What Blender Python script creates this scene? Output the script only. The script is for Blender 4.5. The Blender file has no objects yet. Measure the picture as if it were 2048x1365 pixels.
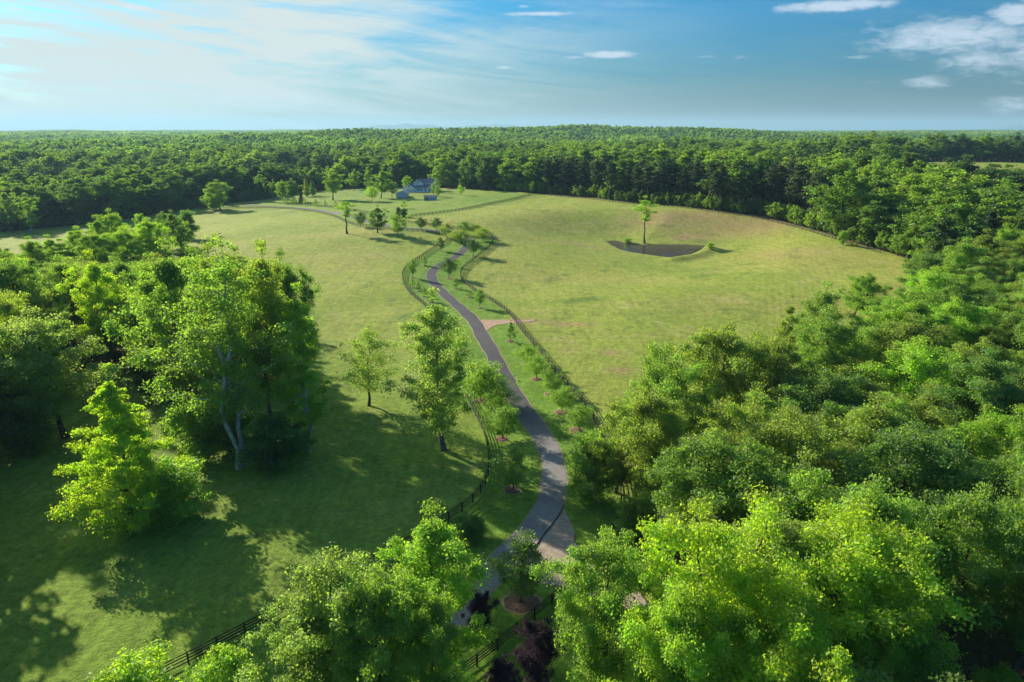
import bpy, math, random
import numpy as np
from math import radians as R

SUN_AZ = 43.0      # degrees the shadows swing from +X towards the camera (-Y)
SUN_EL = 23.0
rng = np.random.default_rng(7)
random.seed(7)
S = bpy.context.scene
COL = S.collection

# ------------------------------------------------------------------ camera
CAM_H = 48.0; PITCH = 17.25; F = 24.0 / 36.0 * 2048.0
cam_d = bpy.data.cameras.new('camera'); cam = bpy.data.objects.new('camera', cam_d); COL.objects.link(cam)
cam.location = (0, 0, CAM_H); cam.rotation_euler = (R(90 - PITCH), 0, 0)
cam_d.lens = 24; cam_d.sensor_width = 36; cam_d.clip_start = 0.5; cam_d.clip_end = 80000
S.camera = cam

# ------------------------------------------------------------------ node helpers
def nd(nt, typ, **kw):
    n = nt.nodes.new(typ)
    for k, v in kw.items():
        if k == 'inp':
            for kk, vv in v.items(): n.inputs[kk].default_value = vv
        else: setattr(n, k, v)
    return n
def mth(nt, op, a, b=None, c=None, clamp=False):
    n = nt.nodes.new('ShaderNodeMath'); n.operation = op; n.use_clamp = clamp
    for i, v in enumerate((a, b, c)):
        if v is None: continue
        if isinstance(v, (int, float)): n.inputs[i].default_value = v
        else: nt.links.new(v, n.inputs[i])
    return n.outputs[0]
def mixc(nt, fac, a, b, mode='MIX'):
    n = nt.nodes.new('ShaderNodeMix'); n.data_type = 'RGBA'; n.blend_type = mode
    for i, v in ((0, fac), (6, a), (7, b)):
        if isinstance(v, (int, float)): n.inputs[i].default_value = v
        elif isinstance(v, tuple): n.inputs[i].default_value = v if len(v) == 4 else (*v, 1)
        else: nt.links.new(v, n.inputs[i])
    return n.outputs[2]
def ramp(nt, fac, stops, interp='LINEAR'):
    n = nt.nodes.new('ShaderNodeValToRGB'); n.color_ramp.interpolation = interp
    e = n.color_ramp.elements
    while len(e) < len(stops): e.new(0.5)
    for el, (p, c) in zip(e, stops):
        el.position = p; el.color = (*c, 1) if len(c) == 3 else c
    nt.links.new(fac, n.inputs[0]); return n.outputs[0]
def smooth(nt, v, a, b):
    n = nt.nodes.new('ShaderNodeMapRange'); n.interpolation_type = 'SMOOTHSTEP'
    nt.links.new(v, n.inputs[0]); n.inputs[1].default_value = a; n.inputs[2].default_value = b
    n.inputs[3].default_value = 0; n.inputs[4].default_value = 1
    return n.outputs[0]
def noise(nt, vec, scale, detail=4, rough=0.55, dist=0.0):
    n = nd(nt, 'ShaderNodeTexNoise'); n.inputs['Scale'].default_value = scale
    n.inputs['Detail'].default_value = detail; n.inputs['Roughness'].default_value = rough
    n.inputs['Distortion'].default_value = dist
    if vec is not None: nt.links.new(vec, n.inputs['Vector'])
    return n.outputs[0]

# ------------------------------------------------------------------ sun, sky, exposure
az = R(SUN_AZ); el = R(SUN_EL)
sun_dir = np.array([-math.cos(az) * math.cos(el), math.sin(az) * math.cos(el), math.sin(el)])   # towards the sun
sd = bpy.data.lights.new('sun', 'SUN'); sun = bpy.data.objects.new('sun', sd); COL.objects.link(sun)
sd.energy = 4.3; sd.angle = R(0.6); sd.color = (1.0, 0.91, 0.76)
from mathutils import Vector, Matrix
sun.rotation_euler = Vector(sun_dir).to_track_quat('Z', 'Y').to_euler()
S.view_settings.view_transform = 'Standard'; S.view_settings.look = 'None'
S.view_settings.exposure = 1.18; S.view_settings.gamma = 1.0; S.view_settings.use_curve_mapping = False

W = bpy.data.worlds.new('World'); S.world = W; W.use_nodes = True
nt = W.node_tree; nt.nodes.clear()
out = nd(nt, 'ShaderNodeOutputWorld'); bg = nd(nt, 'ShaderNodeBackground'); bg.inputs[1].default_value = 0.1
nt.links.new(bg.outputs[0], out.inputs[0])
sky = nd(nt, 'ShaderNodeTexSky'); sky.sky_type = 'NISHITA'; sky.sun_disc = False
sky.sun_elevation = el; sky.sun_rotation = math.atan2(sun_dir[0], sun_dir[1])
sky.air_density = 1.0; sky.dust_density = 1.6; sky.ozone_density = 2.0
tc = nd(nt, 'ShaderNodeTexCoord'); sp = nd(nt, 'ShaderNodeSeparateXYZ'); nt.links.new(tc.outputs['Generated'], sp.inputs[0])
X, Y, Z = sp.outputs
azim = mth(nt, 'ARCTAN2', X, Y)
elev = mth(nt, 'ARCSINE', Z)
def skyvec(sx, sy, sh=0.0, off=0.0):
    c = nd(nt, 'ShaderNodeCombineXYZ')
    nt.links.new(mth(nt, 'ADD', mth(nt, 'MULTIPLY', azim, sx), off), c.inputs[0])
    nt.links.new(mth(nt, 'MULTIPLY', mth(nt, 'ADD', elev, mth(nt, 'MULTIPLY', azim, sh)), sy), c.inputs[1])
    return c.outputs[0]
dots = nd(nt, 'ShaderNodeVectorMath', operation='DOT_PRODUCT'); nt.links.new(tc.outputs['Generated'], dots.inputs[0])
dots.inputs[1].default_value = tuple(sun_dir)
sang = mth(nt, 'ARCCOSINE', dots.outputs['Value'])            # angle from the sun
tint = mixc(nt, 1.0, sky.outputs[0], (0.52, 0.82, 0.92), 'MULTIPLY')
gain = ramp(nt, mth(nt, 'MULTIPLY', elev, 1 / 0.8), [(0.0, (0.40, 0.32, 0.37)), (0.09, (0.15, 0.33, 0.45)), (0.25, (0.0, 0.41, 0.64)), (1.0, (0.35, 0.62, 0.90))])  # gain raised again overhead, above the view, as added ambient fill
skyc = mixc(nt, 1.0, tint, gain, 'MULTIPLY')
# thin cirrus veil, thicker towards the sun
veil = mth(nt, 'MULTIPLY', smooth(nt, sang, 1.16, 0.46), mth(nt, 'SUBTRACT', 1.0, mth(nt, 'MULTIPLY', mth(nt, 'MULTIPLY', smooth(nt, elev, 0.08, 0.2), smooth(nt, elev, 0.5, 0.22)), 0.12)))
streak = noise(nt, skyvec(3.2, 38, 0.10), 1.0, 8, 0.66, 1.1)
streak2 = noise(nt, skyvec(1.3, 9, -0.12, 4.0), 1.0, 5, 0.55, 0.5)
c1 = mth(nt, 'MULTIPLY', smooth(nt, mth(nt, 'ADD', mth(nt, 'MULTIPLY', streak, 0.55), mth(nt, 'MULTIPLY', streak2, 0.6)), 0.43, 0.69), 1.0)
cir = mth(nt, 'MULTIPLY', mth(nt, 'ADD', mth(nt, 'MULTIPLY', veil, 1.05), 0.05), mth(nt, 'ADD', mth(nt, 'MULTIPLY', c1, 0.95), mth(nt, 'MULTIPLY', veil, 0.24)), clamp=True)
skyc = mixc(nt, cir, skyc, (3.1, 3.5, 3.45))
# small cumulus patches, written as directions (azimuth, elevation, half widths)
def pxdir(px, py):
    v = np.array([(px - 1024) / F, 1.0, (682.5 - py) / F]); p = R(-PITCH)
    y = v[1] * math.cos(p) - v[2] * math.sin(p); z = v[1] * math.sin(p) + v[2] * math.cos(p)
    n = math.sqrt(v[0] ** 2 + y * y + z * z)
    return np.array([v[0], y, z]) / n
puff = noise(nt, skyvec(42, 120, 0.05), 1.0, 8, 0.66, 0.5)
acc = None
for (px, py, w, h, k) in [(1672, 12, 120, 11, 1.25), (1080, 28, 80, 5, 1.1), (1048, 13, 18, 5, .8), (1215, 110, 60, 8, 1.2), (1150, 115, 36, 5, .8), (1008, 135, 20, 4, .9),
                       (1412, 114, 40, 4, .7), (1480, 115, 24, 5, .7), (1910, 72, 185, 36, .98), (2040, 30, 60, 24, 1.05), (1975, 122, 110, 26, .82), (1860, 165, 50, 14, .9),
                       (1720, 114, 40, 5, .7), (1745, 166, 28, 5, .6), (2020, 210, 50, 20, .85), (1040, 192, 100, 6, .55), (265, 16, 50, 8, .8), (20, 17, 40, 7, .7), (2150, 90, 160, 60, .9), (-200, 60, 200, 20, .7)]:
    d = pxdir(px, py); a0 = math.atan2(d[0], d[1]); e0 = math.asin(d[2])
    aw = w / F * 0.85; ew = h / F * 0.95
    u = mth(nt, 'POWER', mth(nt, 'MULTIPLY', mth(nt, 'SUBTRACT', azim, a0), 1 / aw), 2.0)
    v = mth(nt, 'POWER', mth(nt, 'MULTIPLY', mth(nt, 'SUBTRACT', elev, e0), 1 / ew), 2.0)
    g = mth(nt, 'MULTIPLY', mth(nt, 'EXPONENT', mth(nt, 'MULTIPLY', mth(nt, 'ADD', u, v), -0.9)), k)
    acc = g if acc is None else mth(nt, 'MAXIMUM', acc, g)
cum = smooth(nt, mth(nt, 'ADD', mth(nt, 'MULTIPLY', acc, 0.62), mth(nt, 'MULTIPLY', puff, 0.75)), 0.60, 1.06)
cum = mth(nt, 'MULTIPLY', cum, smooth(nt, acc, 0.04, 0.3))
skyc = mixc(nt, mth(nt, 'MULTIPLY', cum, 0.72), skyc, (3.4, 3.8, 4.3))
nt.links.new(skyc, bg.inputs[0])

# ------------------------------------------------------------------ registering helpers
def tag(o, label=None, cat=None, group=None, kind=None):
    if label: o['label'] = label
    if cat: o['category'] = cat
    if group: o['group'] = group
    if kind: o['kind'] = kind
    return o
def link(name, data, parent=None):
    o = bpy.data.objects.new(name, data); COL.objects.link(o)
    if parent is not None: o.parent = parent
    return o
def npmesh(name, verts, faces, mats=(), mat_idx=None, smooth_=False, fattr=None):
    """verts (n,3); faces: (m,k) array or list of arrays"""
    me = bpy.data.meshes.new(name)
    verts = np.asarray(verts, dtype=np.float32)
    fl = [np.asarray(f, dtype=np.int32) for f in (faces if isinstance(faces, list) else [faces]) if len(f)]
    me.vertices.add(len(verts)); me.vertices.foreach_set('co', verts.ravel())
    loops = np.concatenate([f.ravel() for f in fl]); tot = np.concatenate([np.full(len(f), f.shape[1], np.int32) for f in fl])
    st = np.concatenate([[0], np.cumsum(tot)[:-1]]).astype(np.int32)
    me.loops.add(len(loops)); me.loops.foreach_set('vertex_index', loops)
    me.polygons.add(len(tot)); me.polygons.foreach_set('loop_start', st); me.polygons.foreach_set('loop_total', tot)
    for m in mats: me.materials.append(m)
    if mat_idx is not None: me.polygons.foreach_set('material_index', np.asarray(mat_idx, np.int32))
    if smooth_ is False: me.polygons.foreach_set('use_smooth', np.zeros(len(tot), bool))
    else:
        me.polygons.foreach_set('use_smooth', np.full(len(tot), True) if smooth_ is True else np.asarray(smooth_, bool))
    if fattr is not None:
        for k, v in fattr.items():
            a = me.attributes.new(k, 'FLOAT', 'FACE'); a.data.foreach_set('value', np.asarray(v, np.float32))
    me.update(calc_edges=True); me.validate()
    return me
class MB:
    def __init__(s): s.v = []; s.f = []; s.n = 0
    def add(s, v, f):
        s.v.append(np.asarray(v, float)); s.f += [[i + s.n for i in q] for q in f]; s.n += len(v)
    def box(s, x0, x1, y0, y1, z0, z1):
        s.add([(x0, y0, z0), (x1, y0, z0), (x1, y1, z0), (x0, y1, z0), (x0, y0, z1), (x1, y0, z1), (x1, y1, z1), (x0, y1, z1)],
              [(0, 3, 2, 1), (4, 5, 6, 7), (0, 1, 5, 4), (1, 2, 6, 5), (2, 3, 7, 6), (3, 0, 4, 7)])
    def prism(s, pts, d):    # pts: polygon of 3d points, extruded by d
        n = len(pts); a = [tuple(p) for p in pts]; b = [tuple(np.array(p) + np.array(d)) for p in pts]
        s.add(a + b, [list(range(n))[::-1], list(range(n, 2 * n))] + [[i, (i + 1) % n, n + (i + 1) % n, n + i] for i in range(n)])
    def mesh(s, name, mats=()):
        me = bpy.data.meshes.new(name); me.from_pydata(np.concatenate(s.v).tolist(), [], s.f)
        for m in mats: me.materials.append(m)
        return me
    def build(s, name, mat, parent=None): return link(name, s.mesh(name, [mat]), parent)

# ------------------------------------------------------------------ terrain height
def sstep(a, b, x): t = np.clip((x - a) / (b - a), 0, 1); return t * t * (3 - 2 * t)
GS = [(150, 395, 5.0, 110, 60), (35, 235, -2.6, 55, 42), (125, 205, 2.4, 70, 20), (-85, 345, 4.5, 90, 75), (-70, 530, 4.0, 150, 75),
      (-330, 430, -13, 150, 130), (-330, 780, -8, 220, 160), (470, 690, 15, 170, 130), (-260, 1900, 24, 260, 260), (330, 2100, 20, 420, 260), (-60, 900, 7, 260, 120),
      (400, 560, 3, 160, 130)]
WATER_Z = -4.6
def h_broad(x, y):
    z = np.zeros_like(x)
    for (cx, cy, a, sx, sy) in GS: z = z + a * np.exp(-((x - cx) / sx) ** 2 * .5 - ((y - cy) / sy) ** 2 * .5)
    d = np.sqrt(x * x + y * y)
    z = z + 0.35 * np.sin(x * 0.071 + 1.3) * np.sin(y * 0.052 + x * 0.013) * sstep(60, 160, d)
    z = z + 0.14 * np.sin(x * 0.19 + y * 0.08) * np.sin(y * 0.16 - 1.0)
    far = sstep(700, 1800, d)
    z = z + far * (7 * np.sin(x * 0.0031 + 0.8) * np.cos(y * 0.0027 + x * 0.0011) + 5 * np.sin(x * 0.0013 - y * 0.0009 + 2.0) + 3 * np.sin(y * 0.006 + x * 0.004))
    return z
def ray(px, py):
    d = pxdir(px, py); return d
def plane_hit(px, py, z):
    d = pxdir(px, py); t = (z - CAM_H) / d[2]; return np.array([d[0] * t, d[1] * t])
POND = np.array([plane_hit(px, py, WATER_Z) for px, py in [(1213, 483), (1235, 482), (1247, 485), (1262, 489), (1290, 490), (1330, 489.5), (1375, 490), (1412, 491.5), (1402, 499), (1388, 508), (1375, 515), (1362, 517.5), (1335, 515), (1300, 510.5), (1265, 505.5), (1240, 499), (1222, 490)]])
def seg_dist(x, y, P, closed=False):
    d = np.full(x.shape, 1e9); n = len(P)
    for i in range(n if closed else n - 1):
        a = P[i]; b = P[(i + 1) % n]; ab = b - a; L = (ab ** 2).sum() + 1e-9
        t = np.clip(((x - a[0]) * ab[0] + (y - a[1]) * ab[1]) / L, 0, 1)
        d = np.minimum(d, np.hypot(x - a[0] - t * ab[0], y - a[1] - t * ab[1]))
    return d
def inside(x, y, P):
    c = np.zeros(x.shape, bool); n = len(P); j = n - 1
    for i in range(n):
        xi, yi = P[i]; xj, yj = P[j]
        m = ((yi > y) != (yj > y)) & (x < (xj - xi) * (y - yi) / (yj - yi + 1e-12) + xi)
        c ^= m; j = i
    return c
PC = POND.mean(0)
DAM = np.array([plane_hit(1345, 520, WATER_Z + 1.2), plane_hit(1395, 507, WATER_Z + 1.6), plane_hit(1425, 496, WATER_Z + 1.6)])
def H(x, y):
    x = np.asarray(x, float); y = np.asarray(y, float)
    z = h_broad(x, y)
    near = (np.abs(x - PC[0]) < 90) & (np.abs(y - PC[1]) < 90)
    if near.any():
        xn = x[near]; yn = y[near]; d = seg_dist(xn, yn, POND, True); ins = inside(xn, yn, POND)
        sd_ = np.where(ins, -d, d)
        w = 1 - sstep(0.0, 62, sd_)
        zz = z[near] * (1 - w) + (WATER_Z + 0.35) * w
        zz = zz - np.where(ins, np.minimum(1.6, 0.35 + d * 0.5), 0) - (~ins) * np.exp(-sd_ / 1.0) * 0.3
        dd = seg_dist(xn, yn, DAM)
        zz = zz + (~ins) * 1.5 * np.exp(-(dd / 4.0) ** 2) * sstep(0, 2.5, sd_)
        z = z.copy(); z[near] = zz
    return z
TS = np.concatenate([np.arange(20, 700, 1.0), np.geomspace(700, 12000, 500)])
def at(px, py):
    """world point where the sight line through a photo pixel meets the ground"""
    d = pxdir(px, py); x = d[0] * TS; y = d[1] * TS; z = CAM_H + d[2] * TS
    g = z - H(x, y); i = int(np.argmax(g < 0))
    if g[i] >= 0: i = len(TS) - 1
    t = TS[i - 1] + (TS[i] - TS[i - 1]) * g[i - 1] / (g[i - 1] - g[i] + 1e-9)
    p = d * t; return np.array([p[0], p[1], float(H(np.array([p[0]]), np.array([p[1]]))[0])])
def h1(x, y): return float(H(np.array([x]), np.array([y]))[0])
def depth(p): return p[1] * math.cos(R(PITCH)) - (p[2] - CAM_H) * math.sin(R(PITCH))
def height_for(p, py):
    """height above p that reaches photo row py"""
    k = (682.5 - py) / F; c, s = math.cos(R(PITCH)), math.sin(R(PITCH))
    # v = y*s + z*c ; w = y*c - z*s  with z relative to the camera
    zr = (k * p[1] * c - p[1] * s) / (c + k * s)
    return zr - (p[2] - CAM_H)
def path3(pts): return np.array([at(*p) for p in pts])
def resample(P, step):
    P = np.asarray(P)[:, :2]
    # Catmull-Rom smoothing then even spacing
    Q = [P[0]]; n = len(P)
    for i in range(n - 1):
        p0 = P[max(i - 1, 0)]; p1 = P[i]; p2 = P[i + 1]; p3 = P[min(i + 2, n - 1)]
        for t in np.linspace(0, 1, 13)[1:]:
            Q.append(0.5 * ((2 * p1) + (-p0 + p2) * t + (2 * p0 - 5 * p1 + 4 * p2 - p3) * t * t + (-p0 + 3 * p1 - 3 * p2 + p3) * t ** 3))
    Q = np.array(Q); L = np.concatenate([[0], np.cumsum(np.hypot(*(Q[1:] - Q[:-1]).T))])
    m = max(2, int(round(L[-1] / step)) + 1); s = np.linspace(0, L[-1], m)
    return np.stack([np.interp(s, L, Q[:, 0]), np.interp(s, L, Q[:, 1])], 1)
def soften(P, k):
    for _ in range(k):
        Q = P.copy(); Q[1:-1] = (P[:-2] + 2 * P[1:-1] + P[2:]) / 4; P = Q
    return P

DRIVE = [(880, 1262), (925, 1208), (966, 1166), (988, 1140), (1036, 1090), (1058, 1067), (1083, 1041), (1100, 1014), (1106, 990), (1109, 963), (1108, 932), (1102, 908), (1092, 885), (1079, 864), (1056, 830), (1035, 800),
         (1018, 771), (999, 736), (983, 702), (965, 674), (950, 645), (924, 619), (898, 597), (880, 580), (867, 564), (862, 550), (868, 539), (888, 527), (911, 514), (926, 502), (933, 493), (937, 482), (934, 473.5),
         (920, 468), (897, 464.5), (868, 461.5), (839, 459), (805, 456.5), (768, 451), (737, 444), (705, 434.5), (668, 426), (634, 420.5), (598, 417), (561, 414.5), (525, 412.5), (497, 410.5)]
DRIVE2 = [(497, 410.5), (500, 405.5), (540, 399.5), (590, 392), (634, 386), (680, 384), (740, 385.5), (800, 386.5), (836, 387.5)]
drive = soften(resample(path3(DRIVE), 1.5), 6); drive2 = soften(resample(path3(DRIVE2), 2.5), 3)
FL = [(250, 1392), (300, 1368), (365, 1336), (450, 1290), (545, 1241), (600, 1212), (665, 1177), (717, 1150), (800, 1105), (870, 1060), (909, 1037), (927, 1024), (947, 1008), (963, 989), (975, 966), (979, 945), (978, 912), (968, 866), (951, 832), (936, 800), (920, 760), (904, 712), (880, 655), (846, 609),
      (827, 595), (812, 577), (805, 560), (806, 549), (814, 537), (834, 522), (854, 508.5), (876, 494.5), (890, 487), (896, 480), (893, 474.5), (873, 469.5), (839, 464), (791, 461.5), (737, 455), (702, 448.5), (668, 433.5), (634, 425), (600, 421), (560, 418), (520, 417), (470, 417.5), (425, 419), (395, 421)]
FR = [(1062, 1215), (1130, 1165), (1205, 1105), (1235, 1058), (1243, 1010), (1240, 965), (1220, 910), (1195, 857), (1165, 806), (1129, 768), (1103, 736), (1068, 692), (1041, 660), (1024, 636), (1003, 616), (971, 595), (951, 585), (932, 570), (923, 561), (920.5, 553), (925, 541),
      (940, 527.5), (950, 520.5), (969, 504), (981, 494.5), (986, 486), (985, 477), (980, 469), (968, 465), (935, 461), (873, 454), (822, 447), (791, 441.5), (758, 434), (730, 426), (671, 416.5), (620, 412), (583, 410), (557, 408)]
FR = FR[1:]
FB = [(860, 1402), (913, 1364), (1000, 1298), (1098, 1214), (1170, 1160)]
FH = [(792, 441.8), (822, 435), (880, 427), (940, 418), (1000, 405.5), (1064, 390.5)]
FE = [(1064, 390.5), (1100, 392), (1180, 399), (1250, 407.5), (1330, 414), (1420, 424), (1500, 435), (1570, 450), (1640, 470), (1700, 490), (1760, 506)]
fenceL = soften(resample(path3(FL), 2.75), 2); fenceR = soften(resample(path3(FR), 2.75), 2)
fenceB = soften(resample(path3(FB), 2.75), 2); fenceH = resample(path3(FH), 3.2); fenceE = resample(path3(FE), 3.2)
LAWN = np.array([p[:2] for p in path3([(979, 467), (935, 461), (873, 454), (822, 447), (792, 441.8), (822, 435), (880, 427), (940, 418), (1000, 405.5), (1064, 390), (1060, 387), (900, 379), (700, 379), (600, 388), (520, 400), (425, 412), (395, 421), (520, 417), (600, 421), (668, 433), (702, 448), (791, 461), (839, 464), (896, 474)])])

# forest edge: nearest trees as a distance for each bearing
EDGE = [(-700, 560), (-400, 500), (-150, 474), (0, 466), (100, 456), (200, 447), (300, 432), (420, 414), (520, 401), (600, 388), (640, 381), (700, 376.5), (780, 374), (870, 377), (950, 380), (1060, 387), (1100, 390), (1180, 397), (1250, 405.5), (1330, 412), (1420, 422), (1500, 433), (1570, 448), (1640, 467), (1700, 487), (1760, 503), (1812, 521), (1850, 560), (1920, 640), (2048, 700), (2300, 780)]
ep = path3(EDGE); eaz = np.arctan2(ep[:, 0], ep[:, 1]); ed = np.hypot(ep[:, 0], ep[:, 1]); o_ = np.argsort(eaz); eaz, ed = eaz[o_], ed[o_]
def edge_dist(a): return np.interp(a, eaz, ed)
RW = np.array([p[:2] for p in path3([(1262, 1130), (1262, 980), (1300, 925), (1400, 880), (1500, 850), (1600, 820), (1700, 765), (1790, 690), (1850, 600), (1900, 560)])] + [np.array([420, 300]), np.array([420, 20]), np.array([30, 20])])
RWp = RW.copy()
LW = np.array([p[:2] for p in path3([(0, 880), (150, 770), (250, 730), (330, 735), (420, 760), (500, 700), (470, 600), (400, 545), (0, 545)])] + [np.array([-330, 190]), np.array([-330, 60]), np.array([-120, 16]), np.array([-56, 34]), np.array([-67, 62]), np.array([-76, 82])])
LWp = LW.copy()

# ------------------------------------------------------------------ ground mesh
def axis_pts(a, b, step, lim_lo, lim_hi, g=1.06):
    core = list(np.arange(a, b + 1e-6, step)); s = step; x = core[-1]
    while x < lim_hi: s *= g; x += s; core.append(x)
    s = step; x = core[0]; lo = []
    while x > lim_lo: s *= g; x -= s; lo.append(x)
    return np.array(lo[::-1] + core)
gx = axis_pts(-130, 170, 1.3, -26000, 26000); gy = axis_pts(28, 360, 1.3, -3000, 26000)
GX, GY = np.meshgrid(gx, gy); shp = GX.shape; fx, fy = GX.ravel(), GY.ravel(); fz = H(fx, fy)
nx, ny = len(gx), len(gy); ii = np.arange(nx * ny).reshape(ny, nx)
q = np.stack([ii[:-1, :-1], ii[:-1, 1:], ii[1:, 1:], ii[1:, :-1]], -1).reshape(-1, 4)
dd = np.hypot(fx, fy)
m_core = (dd < 700)
lawn = np.zeros(len(fx)); litter = np.zeros(len(fx)); dirt = np.zeros(len(fx))
xi, yi = fx[m_core], fy[m_core]
# verge lawn: between the two fences
strip = np.concatenate([fenceL[22:115], fenceR[:75][::-1]])
cutL = [i for i in range(len(fenceL)) if fenceL[i][1] < 330 or True]
fl_end = int(np.argmin(np.hypot(*(fenceL - at(896, 480)[:2]).T))); fr_end = int(np.argmin(np.hypot(*(fenceR - at(985, 477)[:2]).T)))
verge = np.concatenate([fenceL[:fl_end + 1], fenceR[:fr_end + 1][::-1], np.array([[14, 38], [-60, 10]])])
vin = inside(xi, yi, verge) | inside(xi, yi, LAWN)
vd = np.minimum(seg_dist(xi, yi, fenceL), seg_dist(xi, yi, fenceR))
lawn[m_core] = np.where(inside(xi, yi, verge), 1.0, np.where(vin, 0.6, 0.6 * (1 - sstep(95, 230, yi)) * (xi < 2)))
pd_ = np.full(len(xi), 99.0); nm_ = np.hypot(xi - PC[0], yi - PC[1]) < 60; pd_[nm_] = seg_dist(xi[nm_], yi[nm_], POND, True); dirt[m_core] += 0.4 * np.exp(-(pd_ / 1.3) ** 2)
a_ = np.arctan2(fx, fy)
edg = edge_dist(a_)
beyond = sstep(0, 6, dd - edg)
litR = np.where(inside(fx, fy, RW), 1.0, 0.0); litL = np.where(inside(fx, fy, LW), 1.0, 0.0)
clear = (np.abs(a_ - 0.58) < 0.22) & (dd > 430 + 0 * dd) & (dd < 850)
clr = sstep(0.30, 0.44, a_) * sstep(430, 455, dd) * (1 - sstep(835, 850, dd))
litter = np.clip(np.maximum(np.maximum(litR, litL), beyond) - clr, 0, 1)
def blur2(v, k=2):
    v = v.reshape(shp)
    for _ in range(k):
        w = v.copy(); w[1:-1, :] = (v[:-2] + 2 * v[1:-1] + v[2:]) / 4; v = w.copy(); v[:, 1:-1] = (w[:, :-2] + 2 * w[:, 1:-1] + w[:, 2:]) / 4
    return v.ravel()
litter = blur2(litter, 4); lawn = blur2(lawn, 1)
for (px, py, rx, ry, k) in [(1040, 642, 10, 2.2, 1.0), (1140, 650, 5.2, 1.6, 1.3), (1222, 706, 2.4, 1.8, .9), (1240, 742, 2.6, 2.2, .9), (1150, 700, 3, 2, .3), (1440, 445, 42, 24, .5), (1350, 430, 30, 11, .45), (1376, 475, 9, 5, .8), (1520, 455, 22, 13, .45),
                       (1160, 490, 12, 5, .55), (1200, 497, 9, 4, .4), (1600, 505, 16, 10, .35), (1290, 445, 14, 5, .3), (1640, 600, 10, 5, .35), (1480, 700, 10, 8, .3), (990, 446, 35, 12, .2), (660, 470, 24, 10, .2), (1100, 560, 16, 7, .2), (1400, 610, 22, 10, .22)]:
    p = at(px, py); m = np.hypot((fx - p[0]) / rx, (fy - p[1]) / ry) < 3
    dirt[m] += k * np.exp(-(((fx[m] - p[0]) / rx) ** 2 + ((fy[m] - p[1]) / ry) ** 2))
gme = npmesh('ground', np.stack([fx, fy, fz], 1), q, smooth_=True)
for nm, v in (('lawn', lawn), ('litter', litter), ('dirt', np.clip(dirt, 0, 1))):
    a = gme.attributes.new(nm, 'FLOAT', 'POINT'); a.data.foreach_set('value', v.astype(np.float32))
def newmat(name):
    m = bpy.data.materials.new(name); m.use_nodes = True; m.node_tree.nodes.clear()
    o = nd(m.node_tree, 'ShaderNodeOutputMaterial'); return m, m.node_tree, o
def simple(name, col, rough=0.8, var=0.15, scale=3.0, bump=0.0, spec=0.3):
    m, t, o = newmat(name); b = nd(t, 'ShaderNodeBsdfPrincipled'); b.inputs['Roughness'].default_value = rough; b.inputs['Specular IOR Level'].default_value = spec
    g = nd(t, 'ShaderNodeNewGeometry'); n = noise(t, g.outputs['Position'], scale, 5, 0.6)
    lo = tuple(c * (1 - var) for c in col); hi = tuple(min(1, c * (1 + var)) for c in col)
    t.links.new(ramp(t, n, [(0.3, lo), (0.7, hi)]), b.inputs['Base Color'])
    if bump:
        bm = nd(t, 'ShaderNodeBump'); bm.inputs['Strength'].default_value = bump; bm.inputs['Distance'].default_value = 0.05; t.links.new(n, bm.inputs['Height']); t.links.new(bm.outputs[0], b.inputs['Normal'])
    t.links.new(b.outputs[0], o.inputs[0]); return m
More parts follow.
